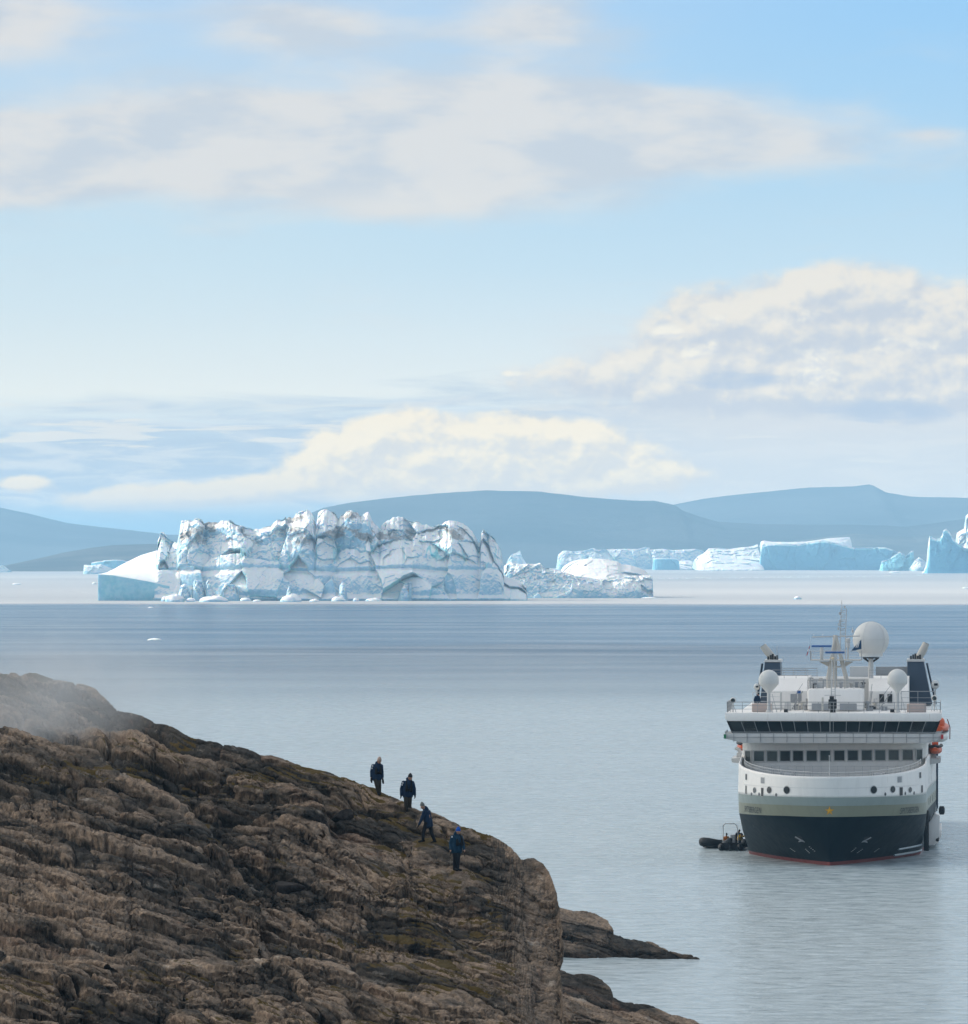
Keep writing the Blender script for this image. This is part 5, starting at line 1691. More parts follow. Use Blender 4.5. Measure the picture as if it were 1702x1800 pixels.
def loft(secs, n=20):
    """Closed sections: (y, cx, cz, rx, rz, flat) -> hull-like body along y."""
    mb = MB()
    vs, fs = [], []
    for (y, cx, cz, rx, rz) in secs:
        for k in range(n):
            a = 2 * math.pi * k / n
            c, s = math.cos(a), math.sin(a)
            vs.append((cx + rx * math.copysign(abs(c) ** 0.75, c), y, cz + rz * math.copysign(abs(s) ** 0.8, s)))
    for i in range(len(secs) - 1):
        for k in range(n): fs.append((i * n + k, i * n + (k + 1) % n, (i + 1) * n + (k + 1) % n, (i + 1) * n + k))
    fs += [tuple(range(n)), tuple(range((len(secs) - 1) * n, len(secs) * n))]
    return mb.add(vs, fs)


lb = on_ship(empty('lifeboat', (0, 0, 0), 0, 'big enclosed orange lifeboat with white bottom, hung high on the ship side', 'lifeboat'))
cxl = 9.55
ys = np.linspace(36, 45.5, 12)
prof = [math.sin(math.pi * (0.06 + 0.88 * i / 11)) ** 0.45 for i in range(12)]
loft([(y, cxl, 10.55, 1.05 * p, 0.62 * p) for y, p in zip(ys, prof)]).build('hull', WHITE, lb, smooth=60)
loft([(y, cxl, 11.35, 1.12 * p, 0.50 * p) for y, p in zip(ys, prof)]).build('canopy', ORANGE, lb, smooth=60)
loft([(36.6 + i * 0.4, cxl + 0.1, 11.85, 0.62 * q, 0.55 * q) for i, q in enumerate((0.55, 0.95, 1.0, 1.0, 1.0, 0.9, 0.5))]).build('cockpit', ORANGE, lb, smooth=60)
MB().tube([(cxl + 1.05 * p, y, 11.0) for y, p in zip(ys, prof)], 0.06, 6).build('rubbing_strake', BLACK, lb)
MB().tube([(cxl + 0.95, 37.6, 12.2), (cxl + 1.2, 37.8, 11.4), (cxl + 1.18, 37.8, 10.3)], 0.05, 6).build('grab_line', REDP, lb)
for s, lab, zz in ((1, 'small open orange rescue boat with black fender, under the right bridge wing', 0.0), (-1, 'small orange rescue boat just showing under the left bridge wing', 0.0)):
    rb = on_ship(empty('rescue_boat', (0, 0, 0), 0, lab, 'rescue boat'))
    cx_ = 9.35 if s > 0 else -9.0
    yy = np.linspace(30.3, 35.2, 9) + (0 if s > 0 else 8)
    pp = [0.35, 0.62, 0.82, 0.95, 1.0, 1.0, 1.0, 0.97, 0.9]
    loft([(y, cx_, 9.45 + 0.12 * (1 - p), 0.66 * p, 0.42 * p) for y, p in zip(yy, pp)]).build('hull', ORANGE, rb, smooth=60)
    MB().tube([(cx_ - 0.62 * p, y, 9.82) for y, p in list(zip(yy, pp))[::-1]] + [(cx_, yy[0] - 0.25, 9.9)] + [(cx_ + 0.62 * p, y, 9.82) for y, p in zip(yy, pp)], 0.13, 10).build('fender', BLACK, rb)
    MB().box(cx_ - 0.3, cx_ + 0.3, yy[4], yy[4] + 0.7, 9.7, 10.15).build('console', ORANGE, rb, bevel=0.04)


def flag(name, label, pts, m, wave, th=0.012, cols=14, rows=8):
    """Cloth from a quad (top hoist, top fly, bottom fly, bottom hoist) with gentle folds."""
    a, b, c, d = [Vector(p) for p in pts]
    vs, fs = [], []
    for side in (0, 1):
        for i in range(rows + 1):
            for j in range(cols + 1):
                u, v = j / cols, i / rows
                p = a.lerp(b, u).lerp(d.lerp(c, u), v)
                p.y += wave * math.sin(u * 8 + v * 3) * u + (th if side else 0)
                vs.append(p)
    w = cols + 1
    h = (rows + 1) * w
    for i in range(rows):
        for j in range(cols):
            q = (i * w + j, i * w + j + 1, (i + 1) * w + j + 1, (i + 1) * w + j)
            fs.append(q); fs.append(tuple(h + k for k in q[::-1]))
    for i in range(rows):
        fs.append((i * w, (i + 1) * w, h + (i + 1) * w, h + i * w)); fs.append((i * w + cols, h + i * w + cols, h + (i + 1) * w + cols, (i + 1) * w + cols))
    for j in range(cols):
        fs.append((j, h + j, h + j + 1, j + 1)); fs.append((rows * w + j, rows * w + j + 1, h + rows * w + j + 1, h + rows * w + j))
    o = on_ship(MB().add(vs, fs).build(name, m))
    return tag(o, label, 'flag')


def q3(zx, zy, y):
    x, z = L(zx, zy, y)
    return (x, y, z)


fy = 28.4
bf = flag('flag', 'dark blue pennant with white mark flying in front of the big radome', [q3(1038, 262, fy), q3(980, 326, fy), q3(978, 334, fy), q3(1040, 320, fy)], paint('blue_cloth', (0.01, 0.06, 0.14), 0.7), 0.06)
WM = paint('white_cloth', (0.7, 0.72, 0.74), 0.7)
mk = MB()
for (p, q) in (((1005, 312), (1018, 284)), ((1016, 312), (1026, 278))):
    a, b = q3(*p, fy - 0.09), q3(*q, fy - 0.09)
    mk.tube([a, b], 0.04, 6)
mk.build('mark', WM, bf)
rf = flag('flag', 'narrow red flag with a white band hanging left of the mast', [q3(722, 300, fy), q3(718, 302, fy), q3(697, 362, fy), q3(704, 360, fy)], paint('red_cloth', (0.42, 0.02, 0.04), 0.7), 0.03)
MB().tube([q3(714, 322, fy - 0.05), q3(706, 336, fy - 0.05)], 0.06, 6).build('band', WM, rf)
for o, zx in ((bf, 1040), (rf, 725)):
    a = q3(zx, 246, fy + 0.3); b = q3(zx, 392, fy + 0.3)
    MB().tube([a, b], 0.012, 4).build('halyard', GREYW, o)


# ------------------------------------------------------------------ inflatable boats
def inflatable(label, loc, rz, marks=False, engine=True, frame=False, k=1.0):
    o = empty('inflatable_boat', loc, rz, label, 'boat', 'inflatable boats at the ship side')
    o.scale = (k, k, k * 1.15)
    # local: bow towards -y, stern +y, length about 4.6
    hw = 0.78
    pl = [(-hw, 2.35, 0.30), (-hw, 1.2, 0.30), (-hw, 0.0, 0.32), (-hw, -1.0, 0.36), (-hw * 0.8, -1.7, 0.46), (-hw * 0.4, -2.15, 0.55), (0, -2.3, 0.58), (hw * 0.4, -2.15, 0.55), (hw * 0.8, -1.7, 0.46), (hw, -1.0, 0.36), (hw, 0, 0.32), (hw, 1.2, 0.30), (hw, 2.35, 0.30)]
    r = [0.06] + [0.27] * 11 + [0.06]
    pl = [(-hw, 2.75, 0.30)] + pl + [(hw, 2.75, 0.30)]
    r = [0.05, 0.25] + [0.27] * 11 + [0.25, 0.05]
    MB().tube(pl, r, 16).build('tube', BLACK, o, smooth=60)
    MB().prism([(-hw, 2.2), (hw, 2.2), (hw, -1.0), (hw * 0.7, -1.7), (0, -2.1), (-hw * 0.7, -1.7), (-hw, -1.0)], 0.12, 0.2, 'z').build('floor', BLACK, o)
    MB().box(-hw, hw, 2.1, 2.2, 0.1, 0.62).build('transom', BLACK, o)
    if marks:
        MB().tube([(-hw - 0.1, -1.25, 0.66), (-hw - 0.285, -1.25, 0.4), (-hw - 0.22, -1.25, 0.2)], 0.03, 6).tube([(-hw - 0.1, -1.5, 0.68), (-hw - 0.09, -1.0, 0.63)], 0.03, 6).build('handle', GREYW, o)
    if engine:
        e = MB().box(-0.2, 0.2, 2.25, 2.75, 0.55, 1.0).build('outboard_engine', BLACK, o, bevel=0.09)
        MB().box(-0.09, 0.09, 2.35, 2.6, -0.3, 0.56).build('leg', BLACK, e, bevel=0.02)
    if frame:
        MB().box(-0.3, 0.15, 0.3, 0.8, 0.2, 1.15).build('console', GREY, o, bevel=0.06)
        MB().tube([(-0.62, 1.7, 0.4), (-0.62, 1.6, 1.2), (-0.5, 1.6, 1.85), (-0.3, 1.6, 2.0), (0.5, 1.6, 2.0), (0.66, 1.6, 1.85), (0.66, 1.6, 1.2), (0.66, 1.7, 0.4)], 0.035, 8).build('roll_bar', GREYW, o)
    return o


inflatable('black inflatable boat with an orange-clad sitter, further from the ship hull', (22.6, 617.9, -0.10), R(-38), marks=True, k=1.2)
inflatable('black inflatable boat moored against the ship hull, with console and roll bar', (23.55, 613.8, -0.06), R(172), frame=True, k=1.12)


# ------------------------------------------------------------------ people
SKIN = mat('skin', (0.42, 0.24, 0.17), 0.6)
EYE = mat('eye_dark', (0.02, 0.015, 0.012), 0.3)
LIP = mat('lips', (0.30, 0.12, 0.10), 0.5)


def cloth(name, c):
    def f(nt, b):
        a = nt.noise(objco(nt), 9.0, 5, 0.6)
        nt.put(b.inputs['Base Color'], nt.mix(a, tuple(q * 0.6 for q in c), tuple(min(1, q * 1.35) for q in c)))
        bump(nt, b, a, 0.5, 0.03)
    return mat(name, c, 0.85, spec=0.2, build=f)


_lat, _lon = 8, 14
_us = []
for i in range(_lat + 1):
    for j in range(_lon):
        t_, f_ = math.pi * i / _lat, 2 * math.pi * j / _lon
        _us.append((math.sin(t_) * math.cos(f_), math.sin(t_) * math.sin(f_), math.cos(t_)))
_us = np.array(_us)
_uf = np.array([(i * _lon + j, (i + 1) * _lon + j, (i + 1) * _lon + (j + 1) % _lon, i * _lon + (j + 1) % _lon) for i in range(_lat) for j in range(_lon)])
forge = bpy.data.scenes.new('forge')


def fuse(name, caps, m, parent, voxel=0.014, balls=(), smooth_it=4):
    """Grow one continuous skin over tapered limbs."""
    V_, F_ = [], []

    def ball(c, rx, ry, rz):
        F_.append(_uf + len(V_) * len(_us))
        V_.append(_us * np.array((rx, ry, rz)) + np.array(c))
    for c in caps:
        p, q, r1, r2 = Vector(c[0]), Vector(c[1]), c[2], c[3]
        fl = c[4] if len(c) > 4 else 1.0
        k = min(12, max(2, int((q - p).length / (0.5 * min(r1, r2))) + 1))
        for i in range(k + 1):
            t = i / k
            r = r1 + (r2 - r1) * t
            ball(p.lerp(q, t), r, r * fl, r)
    for b in balls: ball(*b)
    me = bpy.data.meshes.new(name)
    vv, ff = np.concatenate(V_), np.concatenate(F_)
    me.vertices.add(len(vv)); me.vertices.foreach_set('co', vv.reshape(-1).astype(np.float32))
    me.loops.add(len(ff) * 4); me.loops.foreach_set('vertex_index', ff.reshape(-1).astype(np.int32))
    me.polygons.add(len(ff)); me.polygons.foreach_set('loop_start', (np.arange(len(ff)) * 4).astype(np.int32))
    me.update(calc_edges=True)
    tmp = bpy.data.objects.new(name, me)
    forge.collection.objects.link(tmp)
    md = tmp.modifiers.new('r', 'REMESH'); md.mode = 'VOXEL'; md.voxel_size = voxel; md.use_smooth_shade = True
    if smooth_it:
        sm = tmp.modifiers.new('s', 'SMOOTH'); sm.factor = 0.5; sm.iterations = smooth_it
    vl = forge.view_layers[0]
    vl.update()
    out = bpy.data.meshes.new_from_object(tmp.evaluated_get(vl.depsgraph))
    bpy.data.objects.remove(tmp)
    bpy.data.meshes.remove(me)
    out.name = name
    out.materials.clear()
    out.shade_smooth()
    return link(name, out, m, parent)


def person(label, loc, pose, cols, rz=0.0, scale=1.0, hat=True, pack=True, gloves=True, hood=True, carry=(), patch=True, boots=True, group=None, coarse=1.0):
    """pose: joints in metres, x to the right in the picture, y away, z up; face looks along pose['look']."""
    o = empty('person', loc, rz, label, 'person', group)
    o.scale = (scale,) * 3
    J = {k: Vector(v) for k, v in pose.items()}
    hd, look = J['head'], J['look'].normalized()
    side = look.cross(Vector((0, 0, 1))).normalized()
    up = side.cross(look).normalized()
    body, jacket, legs, glv = [], [], [], []
    # body, one continuous figure
    body += [(J['neck'], hd, 0.055, 0.06), (J['pelvis'], J['chest'], 0.13, 0.14, 0.8), (J['chest'], J['neck'], 0.12, 0.06)]
    for s in ('l', 'r'):
        body += [(J['sh' + s], J['chest'], 0.06, 0.09), (J['sh' + s], J['el' + s], 0.05, 0.04), (J['el' + s], J['wr' + s], 0.04, 0.028),
                 (J['hip' + s], J['pelvis'], 0.09, 0.11), (J['hip' + s], J['kn' + s], 0.085, 0.055), (J['kn' + s], J['an' + s], 0.055, 0.038),
                 (J['an' + s], J['toe' + s], 0.04, 0.032)]
        # a hand: palm, four unequal bent fingers and a thumb from the side of the palm
        hdv = (J['wr' + s] - J['el' + s]).normalized()
        ac = hdv.cross(Vector((1, 0.15, 0))).normalized()
        nrm_ = hdv.cross(ac).normalized()
        pc = J['wr' + s] + hdv * 0.05
        hand = [(J['wr' + s], pc + hdv * 0.03, 0.026, 0.03)]
        for k, ln_ in enumerate((0.062, 0.074, 0.068, 0.052)):
            b0 = pc + hdv * 0.035 + ac * (k - 1.5) * 0.021
            b1 = b0 + hdv * ln_ * 0.55 + nrm_ * 0.006
            b2 = b1 + hdv * ln_ * 0.35 + nrm_ * 0.022
            hand += [(b0, b1, 0.0095, 0.009), (b1, b2, 0.009, 0.008)]
        t0 = pc - ac * 0.03
        t1 = t0 - ac * 0.022 + hdv * 0.03
        hand += [(t0, t1, 0.011, 0.010), (t1, t1 + hdv * 0.026 + nrm_ * 0.012, 0.010, 0.009)]
        body += hand
        if gloves: glv.append([(a, b, r1 + 0.006, r2 + 0.006) for a, b, r1, r2 in hand])
    head_balls = [(hd + up * 0.02, 0.082, 0.092, 0.112), (hd - up * 0.045 + look * 0.022, 0.058, 0.06, 0.06)]
    body += [(hd + look * 0.085 + up * 0.012, hd + look * 0.112 - up * 0.022, 0.011, 0.016)]
    for s in (-1, 1): body += [(hd + side * 0.082 * s + up * 0.02, hd + side * 0.084 * s - up * 0.03, 0.016, 0.012)]
    bd = fuse('body', body, SKIN, o, 0.0095 * coarse, head_balls, 2)
    for s in (-1, 1):
        MB().ball(tuple(hd + look * 0.088 + side * 0.032 * s + up * 0.022), 0.012, 0.8, 8, 6).build('eye', EYE, bd)
    MB().tube([tuple(hd + look * 0.086 - side * 0.024 - up * 0.058), tuple(hd + look * 0.092 - up * 0.058), tuple(hd + look * 0.086 + side * 0.024 - up * 0.058)], 0.007, 6).build('mouth', LIP, bd)
    # jacket
    wv = (J['shr'] - J['shl']).normalized()
    hem = J['hem']
    for s in (-1, 1):
        jacket += [(J['chest'] + wv * 0.075 * s, J['pelvis'] + wv * 0.07 * s, 0.135, 0.15, 0.9), (J['pelvis'] + wv * 0.07 * s, hem + wv * 0.085 * s, 0.15, 0.145, 0.95)]
    jacket += [(J['shl'], J['shr'], 0.085, 0.085), (J['chest'], J['neck'], 0.14, 0.085)]
    for s in ('l', 'r'):
        jacket += [(J['sh' + s], J['el' + s], 0.088, 0.072), (J['el' + s], J['wr' + s], 0.070, 0.055)]
    if hood:
        jacket += [(J['neck'] - look * 0.07 + up * 0.02 - side * 0.05, J['neck'] - look * 0.07 + up * 0.02 + side * 0.05, 0.08, 0.08), (J['neck'] - look * 0.08 + up * 0.07, J['neck'] - look * 0.1 - up * 0.05, 0.065, 0.08)]
    jk = fuse('jacket', jacket, cols['jacket'], o, 0.016 * coarse)
    for s in ('l', 'r'):
        legs += [(J['hip' + s], J['kn' + s], 0.108, 0.082), (J['kn' + s], J['an' + s] + Vector((0, 0, 0.06)), 0.082, 0.07)]
    legs += [(J['hipl'], J['hipr'], 0.12, 0.12)]
    fuse('trousers', legs, cols['trousers'], o, 0.016 * coarse)
    for s in ('l', 'r'):
        fuse('boot', [(J['an' + s] + Vector((0, 0, 0.08)), J['an' + s], 0.066, 0.058), (J['an' + s], J['toe' + s], 0.056, 0.046), (J['an' + s] - (J['toe' + s] - J['an' + s]).normalized() * 0.05 + Vector((0, 0, -0.01)), J['an' + s], 0.05, 0.05)], cols['boots'], o, 0.014 * coarse)
    for g in glv: fuse('glove', g, cols['gloves'], o, 0.010 * coarse, (), 1)
    if hat:
        c = hd + up * 0.075
        hb = fuse('beanie', [(c - look * 0.015, c - look * 0.03 + up * 0.085, 0.098, 0.05)], cols['hat'], o, 0.014, [(hd + up * 0.045 - look * 0.01, 0.1, 0.1, 0.06)])
    if pack:
        ch = J['chest'] + look * 0.15
        f2 = Vector((look.x, look.y, 0)).normalized()
        pk = fuse('life_vest', [(ch + wv * 0.1 - Vector((0, 0, 0.02)), ch + wv * 0.1 - Vector((0, 0, 0.17)), 0.055, 0.065), (ch - wv * 0.1 - Vector((0, 0, 0.02)), ch - wv * 0.1 - Vector((0, 0, 0.17)), 0.055, 0.065),
                                (ch + wv * 0.1 - Vector((0, 0, 0.15)), ch - wv * 0.1 - Vector((0, 0, 0.15)), 0.05, 0.05), (ch + wv * 0.1, J['neck'] + wv * 0.09, 0.045, 0.04), (ch - wv * 0.1, J['neck'] - wv * 0.09, 0.045, 0.04)], cols['pack'], o, 0.014 * coarse)
    if patch:
        for s_, fr_ in patch if patch is not True else (('l', 0.1), ('l', 0.5)):
            p = J['sh' + s_].lerp(J['el' + s_], fr_) + Vector((0, -0.088, 0.02)) + (J['sh' + s_] - J['chest']).normalized() * 0.015
            MB().box(p.x - 0.025, p.x + 0.025, p.y - 0.012, p.y + 0.03, p.z - 0.03, p.z + 0.03).build('patch', WM, jk, bevel=0.008)
    for (s_, ln_, kind) in carry:
        p = J['wr' + s_] + (J['wr' + s_] - J['el' + s_]).normalized() * 0.07
        t = MB()
        if kind == 'glove':
            t.tube([p + Vector((0, -0.02, 0.02)), p + Vector((0.01, -0.02, -ln_ * 0.5)), p + Vector((0.03, -0.02, -ln_))], [0.03, 0.05, 0.03], 10)
        else:
            t.tube([p + Vector((0, -0.03, 0.0)), p + Vector((0.0, -0.03, -ln_))], 0.012, 6)
        e = t.build('loose_glove' if kind == 'glove' else 'strap', cols['gloves'], None)
        e.parent = o
    return o


NAVYJ = cloth('navy_jacket', (0.008, 0.026, 0.060))
TEALJ = cloth('teal_blue_jacket', (0.008, 0.040, 0.075))
DARKT = cloth('black_trousers', (0.010, 0.012, 0.017))
OLIVT = cloth('brown_trousers', (0.040, 0.034, 0.026))
BLK = cloth('black_fabric', (0.008, 0.009, 0.011))
base_cols = dict(jacket=NAVYJ, trousers=DARKT, boots=BLK, gloves=BLK, pack=BLK, hat=BLK)

# where the boots meet the rock
from mathutils.bvhtree import BVHTree
dg = bpy.context.evaluated_depsgraph_get()
bvh = BVHTree.FromObject(main_rock, dg)


def ground(px, D, sink=0.03, feet=((-0.12, 0), (0.12, 0), (0, 0))):
    x = D * (px - CX) / F
    zs = []
    for fx, fy_ in feet:
        h = bvh.ray_cast(Vector((x + fx, D + fy_, 60)), Vector((0, 0, -1)))
        if h[0]: zs.append(h[0].z)
    return Vector((x, D, min(zs) - sink))


P1 = dict(head=(0.05, -0.05, 1.49), look=(0.35, -0.85, -0.35), neck=(0.01, 0, 1.36), chest=(-0.04, 0.02, 1.2), pelvis=(-0.06, 0.03, 0.9), hem=(-0.06, 0.02, 0.76),
          shl=(-0.22, 0.02, 1.28), shr=(0.13, 0.0, 1.28), ell=(-0.29, 0.05, 1.03), elr=(0.17, 0.02, 1.02), wrl=(-0.30, -0.02, 0.82), wrr=(0.19, -0.04, 0.80),
          hipl=(-0.14, 0.03, 0.84), hipr=(0.03, 0.03, 0.84), knl=(-0.07, -0.08, 0.46), knr=(0.06, -0.02, 0.46), anl=(0.0, 0.02, 0.09), anr=(0.06, 0.1, 0.09), toel=(0.03, -0.14, 0.05), toer=(0.10, -0.05, 0.05))
P2 = dict(head=(0.10, -0.1, 1.53), look=(0.2, -0.85, -0.5), neck=(0.06, -0.03, 1.42), chest=(0.02, 0.0, 1.24), pelvis=(0.0, 0.02, 0.93), hem=(0.0, 0.02, 0.78),
          shl=(-0.18, 0.0, 1.32), shr=(0.20, 0.0, 1.31), ell=(-0.27, 0.04, 1.05), elr=(0.28, 0.04, 1.05), wrl=(-0.28, -0.03, 0.80), wrr=(0.30, -0.03, 0.80),
          hipl=(-0.09, 0.02, 0.87), hipr=(0.09, 0.02, 0.87), knl=(-0.08, -0.06, 0.47), knr=(0.09, -0.02, 0.48), anl=(-0.07, 0.0, 0.09), anr=(0.08, 0.06, 0.09), toel=(-0.08, -0.16, 0.05), toer=(0.11, -0.1, 0.05))
P3 = dict(head=(-0.23, -0.06, 1.56), look=(-0.8, -0.45, -0.45), neck=(-0.15, 0, 1.43), chest=(-0.07, 0.02, 1.24), pelvis=(0.0, 0.04, 0.92), hem=(0.02, 0.04, 0.78),
          shl=(-0.17, -0.13, 1.32), shr=(0.02, 0.16, 1.33), ell=(-0.27, -0.18, 1.05), elr=(0.08, 0.22, 1.05), wrl=(-0.38, -0.2, 0.82), wrr=(-0.08, 0.2, 0.86),
          hipl=(-0.07, -0.05, 0.86), hipr=(0.06, 0.1, 0.86), knl=(-0.20, -0.1, 0.50), knr=(0.13, 0.12, 0.46), anl=(-0.22, -0.05, 0.13), anr=(0.26, 0.14, 0.08), toel=(-0.38, -0.12, 0.09), toer=(0.13, 0.08, 0.03))
P4 = dict(head=(0.06, -0.05, 1.60), look=(0.75, -0.6, -0.25), neck=(0.03, 0, 1.48), chest=(0.01, 0.0, 1.30), pelvis=(0.0, 0.02, 0.97), hem=(0.0, 0.02, 0.82),
          shl=(-0.17, -0.03, 1.38), shr=(0.17, 0.04, 1.37), ell=(-0.25, 0.0, 1.12), elr=(0.25, 0.04, 1.10), wrl=(-0.25, -0.1, 0.90), wrr=(0.30, -0.06, 0.90),
          hipl=(-0.08, 0.0, 0.9), hipr=(0.08, 0.03, 0.9), knl=(-0.07, -0.05, 0.49), knr=(0.06, -0.01, 0.49), anl=(-0.09, 0.03, 0.09), anr=(0.04, 0.02, 0.09), toel=(0.02, -0.12, 0.05), toer=(0.18, -0.08, 0.05))
GH = 'hikers coming down the rock'
person('person in beige beanie and navy jacket, gloves dangling from both hands, highest on the ridge', ground(665, 280.3), P1, {**base_cols, 'trousers': OLIVT, 'hat': cloth('beige_wool', (0.50, 0.37, 0.30))}, group=GH, scale=1.0, gloves=False, carry=(('l', 0.2, 'glove'), ('r', 0.22, 'glove')))
person('person in dark beanie and navy jacket with black chest pack, standing on the skyline', ground(717, 278.3), P2, {**base_cols, 'trousers': OLIVT, 'hat': cloth('charcoal_wool', (0.035, 0.035, 0.038))}, group=GH, scale=1.02, patch=(('l', 0.15), ('l', 0.45)))
person('person in grey beanie striding left, bent forward, seen from the side', ground(753, 271.9), P3, {**base_cols, 'jacket': NAVYJ, 'hat': cloth('grey_wool', (0.17, 0.18, 0.165))}, group=GH, scale=1.0, pack=False, patch=(('r', -0.2), ('r', 0.25)))
person('person in bright blue beanie and teal jacket, lowest on the slope', ground(803, 266.9), P4, {**base_cols, 'jacket': TEALJ, 'hat': cloth('bright_blue_wool', (0.01, 0.09, 0.42))}, group=GH, scale=1.02, gloves=False, carry=(('l', 0.2, 'strap'), ('r', 0.24, 'strap')), patch=(('l', 0.05),))

# people in the boats and on the ship
SIT = dict(head=(0.02, -0.1, 0.98), look=(-0.5, -0.8, -0.2), neck=(0.0, -0.05, 0.85), chest=(0.0, 0.0, 0.68), pelvis=(0.0, 0.08, 0.38), hem=(0.0, 0.05, 0.30),
           shl=(-0.19, 0, 0.76), shr=(0.19, 0, 0.76), ell=(-0.28, -0.08, 0.54), elr=(0.30, -0.02, 0.54), wrl=(-0.2, -0.28, 0.46), wrr=(0.34, 0.12, 0.42),
           hipl=(-0.1, 0.05, 0.34), hipr=(0.1, 0.05, 0.34), knl=(-0.14, -0.36, 0.40), knr=(0.14, -0.36, 0.40), anl=(-0.13, -0.38, 0.08), anr=(0.13, -0.38, 0.08), toel=(-0.14, -0.55, 0.05), toer=(0.14, -0.55, 0.05))
ORJ = cloth('orange_jacket', (0.55, 0.19, 0.03))
YEJ = cloth('yellow_jacket', (0.60, 0.36, 0.02))
GB = 'boat crew at the ship side'
person('person in orange suit and black cap sitting in the further inflatable boat', (23.1, 618.0, 0.22), SIT, {**base_cols, 'jacket': ORJ, 'trousers': ORJ}, group=GB, pack=False, patch=False, hood=False, coarse=1.6)
person('person in dark clothes with pointed hood standing by the roll bar of the moored boat', (24.05, 614.6, 0.16), P2, {**base_cols, 'jacket': cloth('dark_plum_jacket', (0.03, 0.02, 0.03))}, rz=R(40), group=GB, patch=False, coarse=1.6)
BEND = dict(P4, head=(0.16, -0.2, 1.26), neck=(0.10, -0.12, 1.18), chest=(0.06, -0.06, 1.06), shl=(-0.12, -0.08, 1.12), shr=(0.26, -0.02, 1.12), ell=(-0.16, -0.2, 0.9), elr=(0.42, -0.05, 1.14), wrl=(-0.1, -0.38, 0.84), wrr=(0.55, -0.1, 1.32))
person('person in yellow jacket bending forward and reaching up to the ship hull', (24.15, 612.9, 0.16), BEND, {**base_cols, 'jacket': YEJ}, group=GB, pack=False, patch=False, coarse=1.6)
xs_, _ = L(388, 0, 21)
sp = Matrix.Rotation(-YAW, 4, 'Z') @ Vector((xs_, 23.5, RT))
person('person in navy jacket leaning on the rail of the ship roof deck', (SX + sp.x, SY + sp.y, RT), P2, base_cols, rz=R(20), patch=False, pack=False, coarse=1.6)


bpy.data.scenes.remove(forge)

# ------------------------------------------------------------------ loose boulders on the rock
def boulder(px, D, w, h, d, seed, label, m, sink=0.25, tilt=0.0):
    n1, n2 = 48, 28
    th = np.linspace(0, 2 * np.pi, n1)[None, :] * np.ones((n2, 1))
    ph = np.linspace(-np.pi / 2, np.pi / 2, n2)[:, None] * np.ones((1, n1))
    c = np.stack([np.cos(ph) * np.cos(th), np.cos(ph) * np.sin(th), np.sin(ph)], -1)
    # cut by random planes for broken faces
    rg = np.random.default_rng(seed)
    r = np.full(ph.shape, 9.0)
    for k in range(16):
        nn_ = rg.normal(size=3); nn_ /= np.linalg.norm(nn_)
        r = np.minimum(r, rg.uniform(0.72, 1.05) / np.maximum((c * nn_).sum(-1), 0.05))
    r = np.minimum(r, 1.35)
    r = r * (1 + 0.09 * nfbm(c[..., 0] * 4, c[..., 1] * 4, c[..., 2] * 4, seed=seed, oct=4, gain=0.6))
    p = c * r[..., None] * np.array([w / 2, d / 2, h / 2])
    p[:, -1] = p[:, 0]
    col_ = np.ones(p.shape) * np.array(m)
    o = link('boulder', grid_mesh('boulder', p, {'col': col_, 'moss': np.zeros(ph.shape)}), rock_m)
    g = ground(px, D, 0, ((0, 0), (w * 0.25, 0), (-w * 0.25, 0)))
    o.location = g + Vector((0, 0, h * (0.5 - sink)))
    o.rotation_euler = (0, tilt, R(seed * 37 % 360) * 0.1)
    tag(o, label, 'boulder', 'loose boulders on the hillside')


DK, GR, PK = lin(48, 44, 42), lin(104, 96, 86), lin(116, 92, 74)
boulder(505, 264.5, 1.25, 0.75, 1.2, 5, 'dark flat-topped boulder alone on the slope below the hikers', DK)
boulder(292, 270.5, 1.5, 0.85, 1.4, 7, 'long grey-brown boulder with flat sides beside a smaller pinkish one', GR, tilt=0.12)
boulder(350, 270.0, 0.8, 0.8, 0.9, 11, 'pinkish upright boulder right of a longer grey-brown one', PK)
boulder(386, 266.8, 1.2, 0.95, 1.2, 13, 'rounded pale boulder with a light streak, below the pinkish one', lin(134, 124, 112))
boulder(70, 264.6, 1.9, 1.3, 1.6, 17, 'dark cracked boulder near the left picture edge', lin(66, 62, 58))
boulder(128, 264.0, 0.95, 0.65, 0.9, 19, 'small reddish-brown boulder next to a big dark cracked one', lin(108, 84, 70))
boulder(605, 276.0, 0.9, 0.5, 0.9, 23, 'dark wedge-shaped boulder in the mossy hollow under the skyline', DK, tilt=-0.25)
boulder(655, 270.5, 0.7, 0.42, 0.8, 29, 'small brown boulder on the shelf left of the striding hiker', PK)

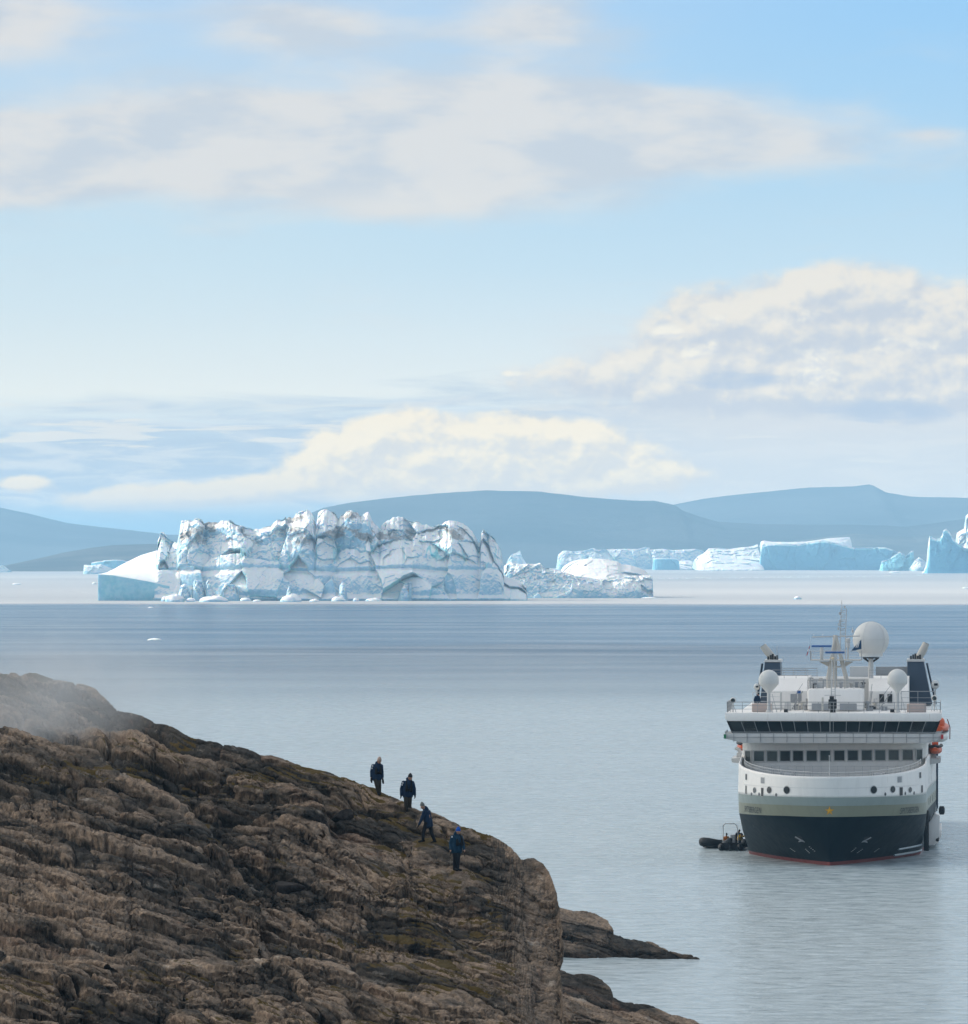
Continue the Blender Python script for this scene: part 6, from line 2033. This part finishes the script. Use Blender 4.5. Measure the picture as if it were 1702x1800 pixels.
# ------------------------------------------------------------------ air
hm = bpy.data.materials.new('haze_air')
hm.use_nodes = True
ht = hm.node_tree
ht.nodes.clear()
pv = ht.nodes.new('ShaderNodeVolumePrincipled')
pv.inputs['Color'].default_value = (0.385, 0.665, 0.91, 1)
pv.inputs['Density'].default_value = HAZE
pv.inputs['Anisotropy'].default_value = 0.0
ho = ht.nodes.new('ShaderNodeOutputMaterial')
ht.links.new(pv.outputs[0], ho.inputs['Volume'])
bm = bmesh.new()
bmesh.ops.create_cube(bm, size=1.0)
me = bpy.data.meshes.new('haze')
bm.to_mesh(me); bm.free()
haze = tag(link('haze', me, hm), kind='stuff')
haze.scale = (62000, 50000, HTOP + 4)
haze.location = (0, 20000, (HTOP + 4) / 2 - 4)

# a wisp of ground mist drifting over the upper left of the hillside
mm = bpy.data.materials.new('mist_air')
mm.use_nodes = True
mt_ = mm.node_tree
mt_.nodes.clear()
nt = NT(mt_)
co = objco(nt)
ln = nt.node('ShaderNodeVectorMath', operation='LENGTH')
mt_.links.new(co, ln.inputs[0])
fall = nt.smooth(E(nt, ln.outputs['Value']), 1.0, 0.15)
wisp = nt.smooth(nt.noise(co, 1.6, 4, 0.6, dist=0.4), 0.34, 0.7)
pm = nt.node('ShaderNodeVolumePrincipled')
pm.inputs['Color'].default_value = (0.95, 0.98, 1.0, 1)
nt.put(pm.inputs['Density'], fall * (wisp * 0.85 + 0.15) * 0.085)
mo_ = nt.node('ShaderNodeOutputMaterial')
mt_.links.new(pm.outputs[0], mo_.inputs['Volume'])
bm = bmesh.new()
bmesh.ops.create_icosphere(bm, subdivisions=3, radius=1.0)
me = bpy.data.meshes.new('mist')
bm.to_mesh(me); bm.free()
mist = tag(link('mist', me, mm), kind='stuff')
mist.location = P(60, 1232, 303)
mist.scale = (10.5, 15.0, 5.2)

# unseen cloud added on the sun side to shade the hillside and ship
nu, nv = 90, 50
th = np.linspace(0, 2 * np.pi, nu)[None, :] * np.ones((nv, 1))
ph = np.linspace(-np.pi / 2, np.pi / 2, nv)[:, None] * np.ones((1, nu))
cx, cy, cz = np.cos(ph) * np.cos(th), np.cos(ph) * np.sin(th), np.sin(ph)
r = 1 + 0.35 * nfbm(cx * 2.2, cy * 2.2, cz * 2.2, seed=611, oct=5, gain=0.55)
pn = np.stack([cx * r * 430, cy * r * 1500, np.where(cz > 0, cz * 150, cz * 40) * r], -1)
pn[:, -1] = pn[:, 0]
blocker_m = mat('sun_blocker_white', (0.85, 0.85, 0.85), 1.0, spec=0.0)
cl = tag(link('cloud', grid_mesh('cloud', pn), blocker_m), kind='structure')
cl.location = Vector((8, 440, 0)) + sun_dir * (1000 / sun_dir.z)
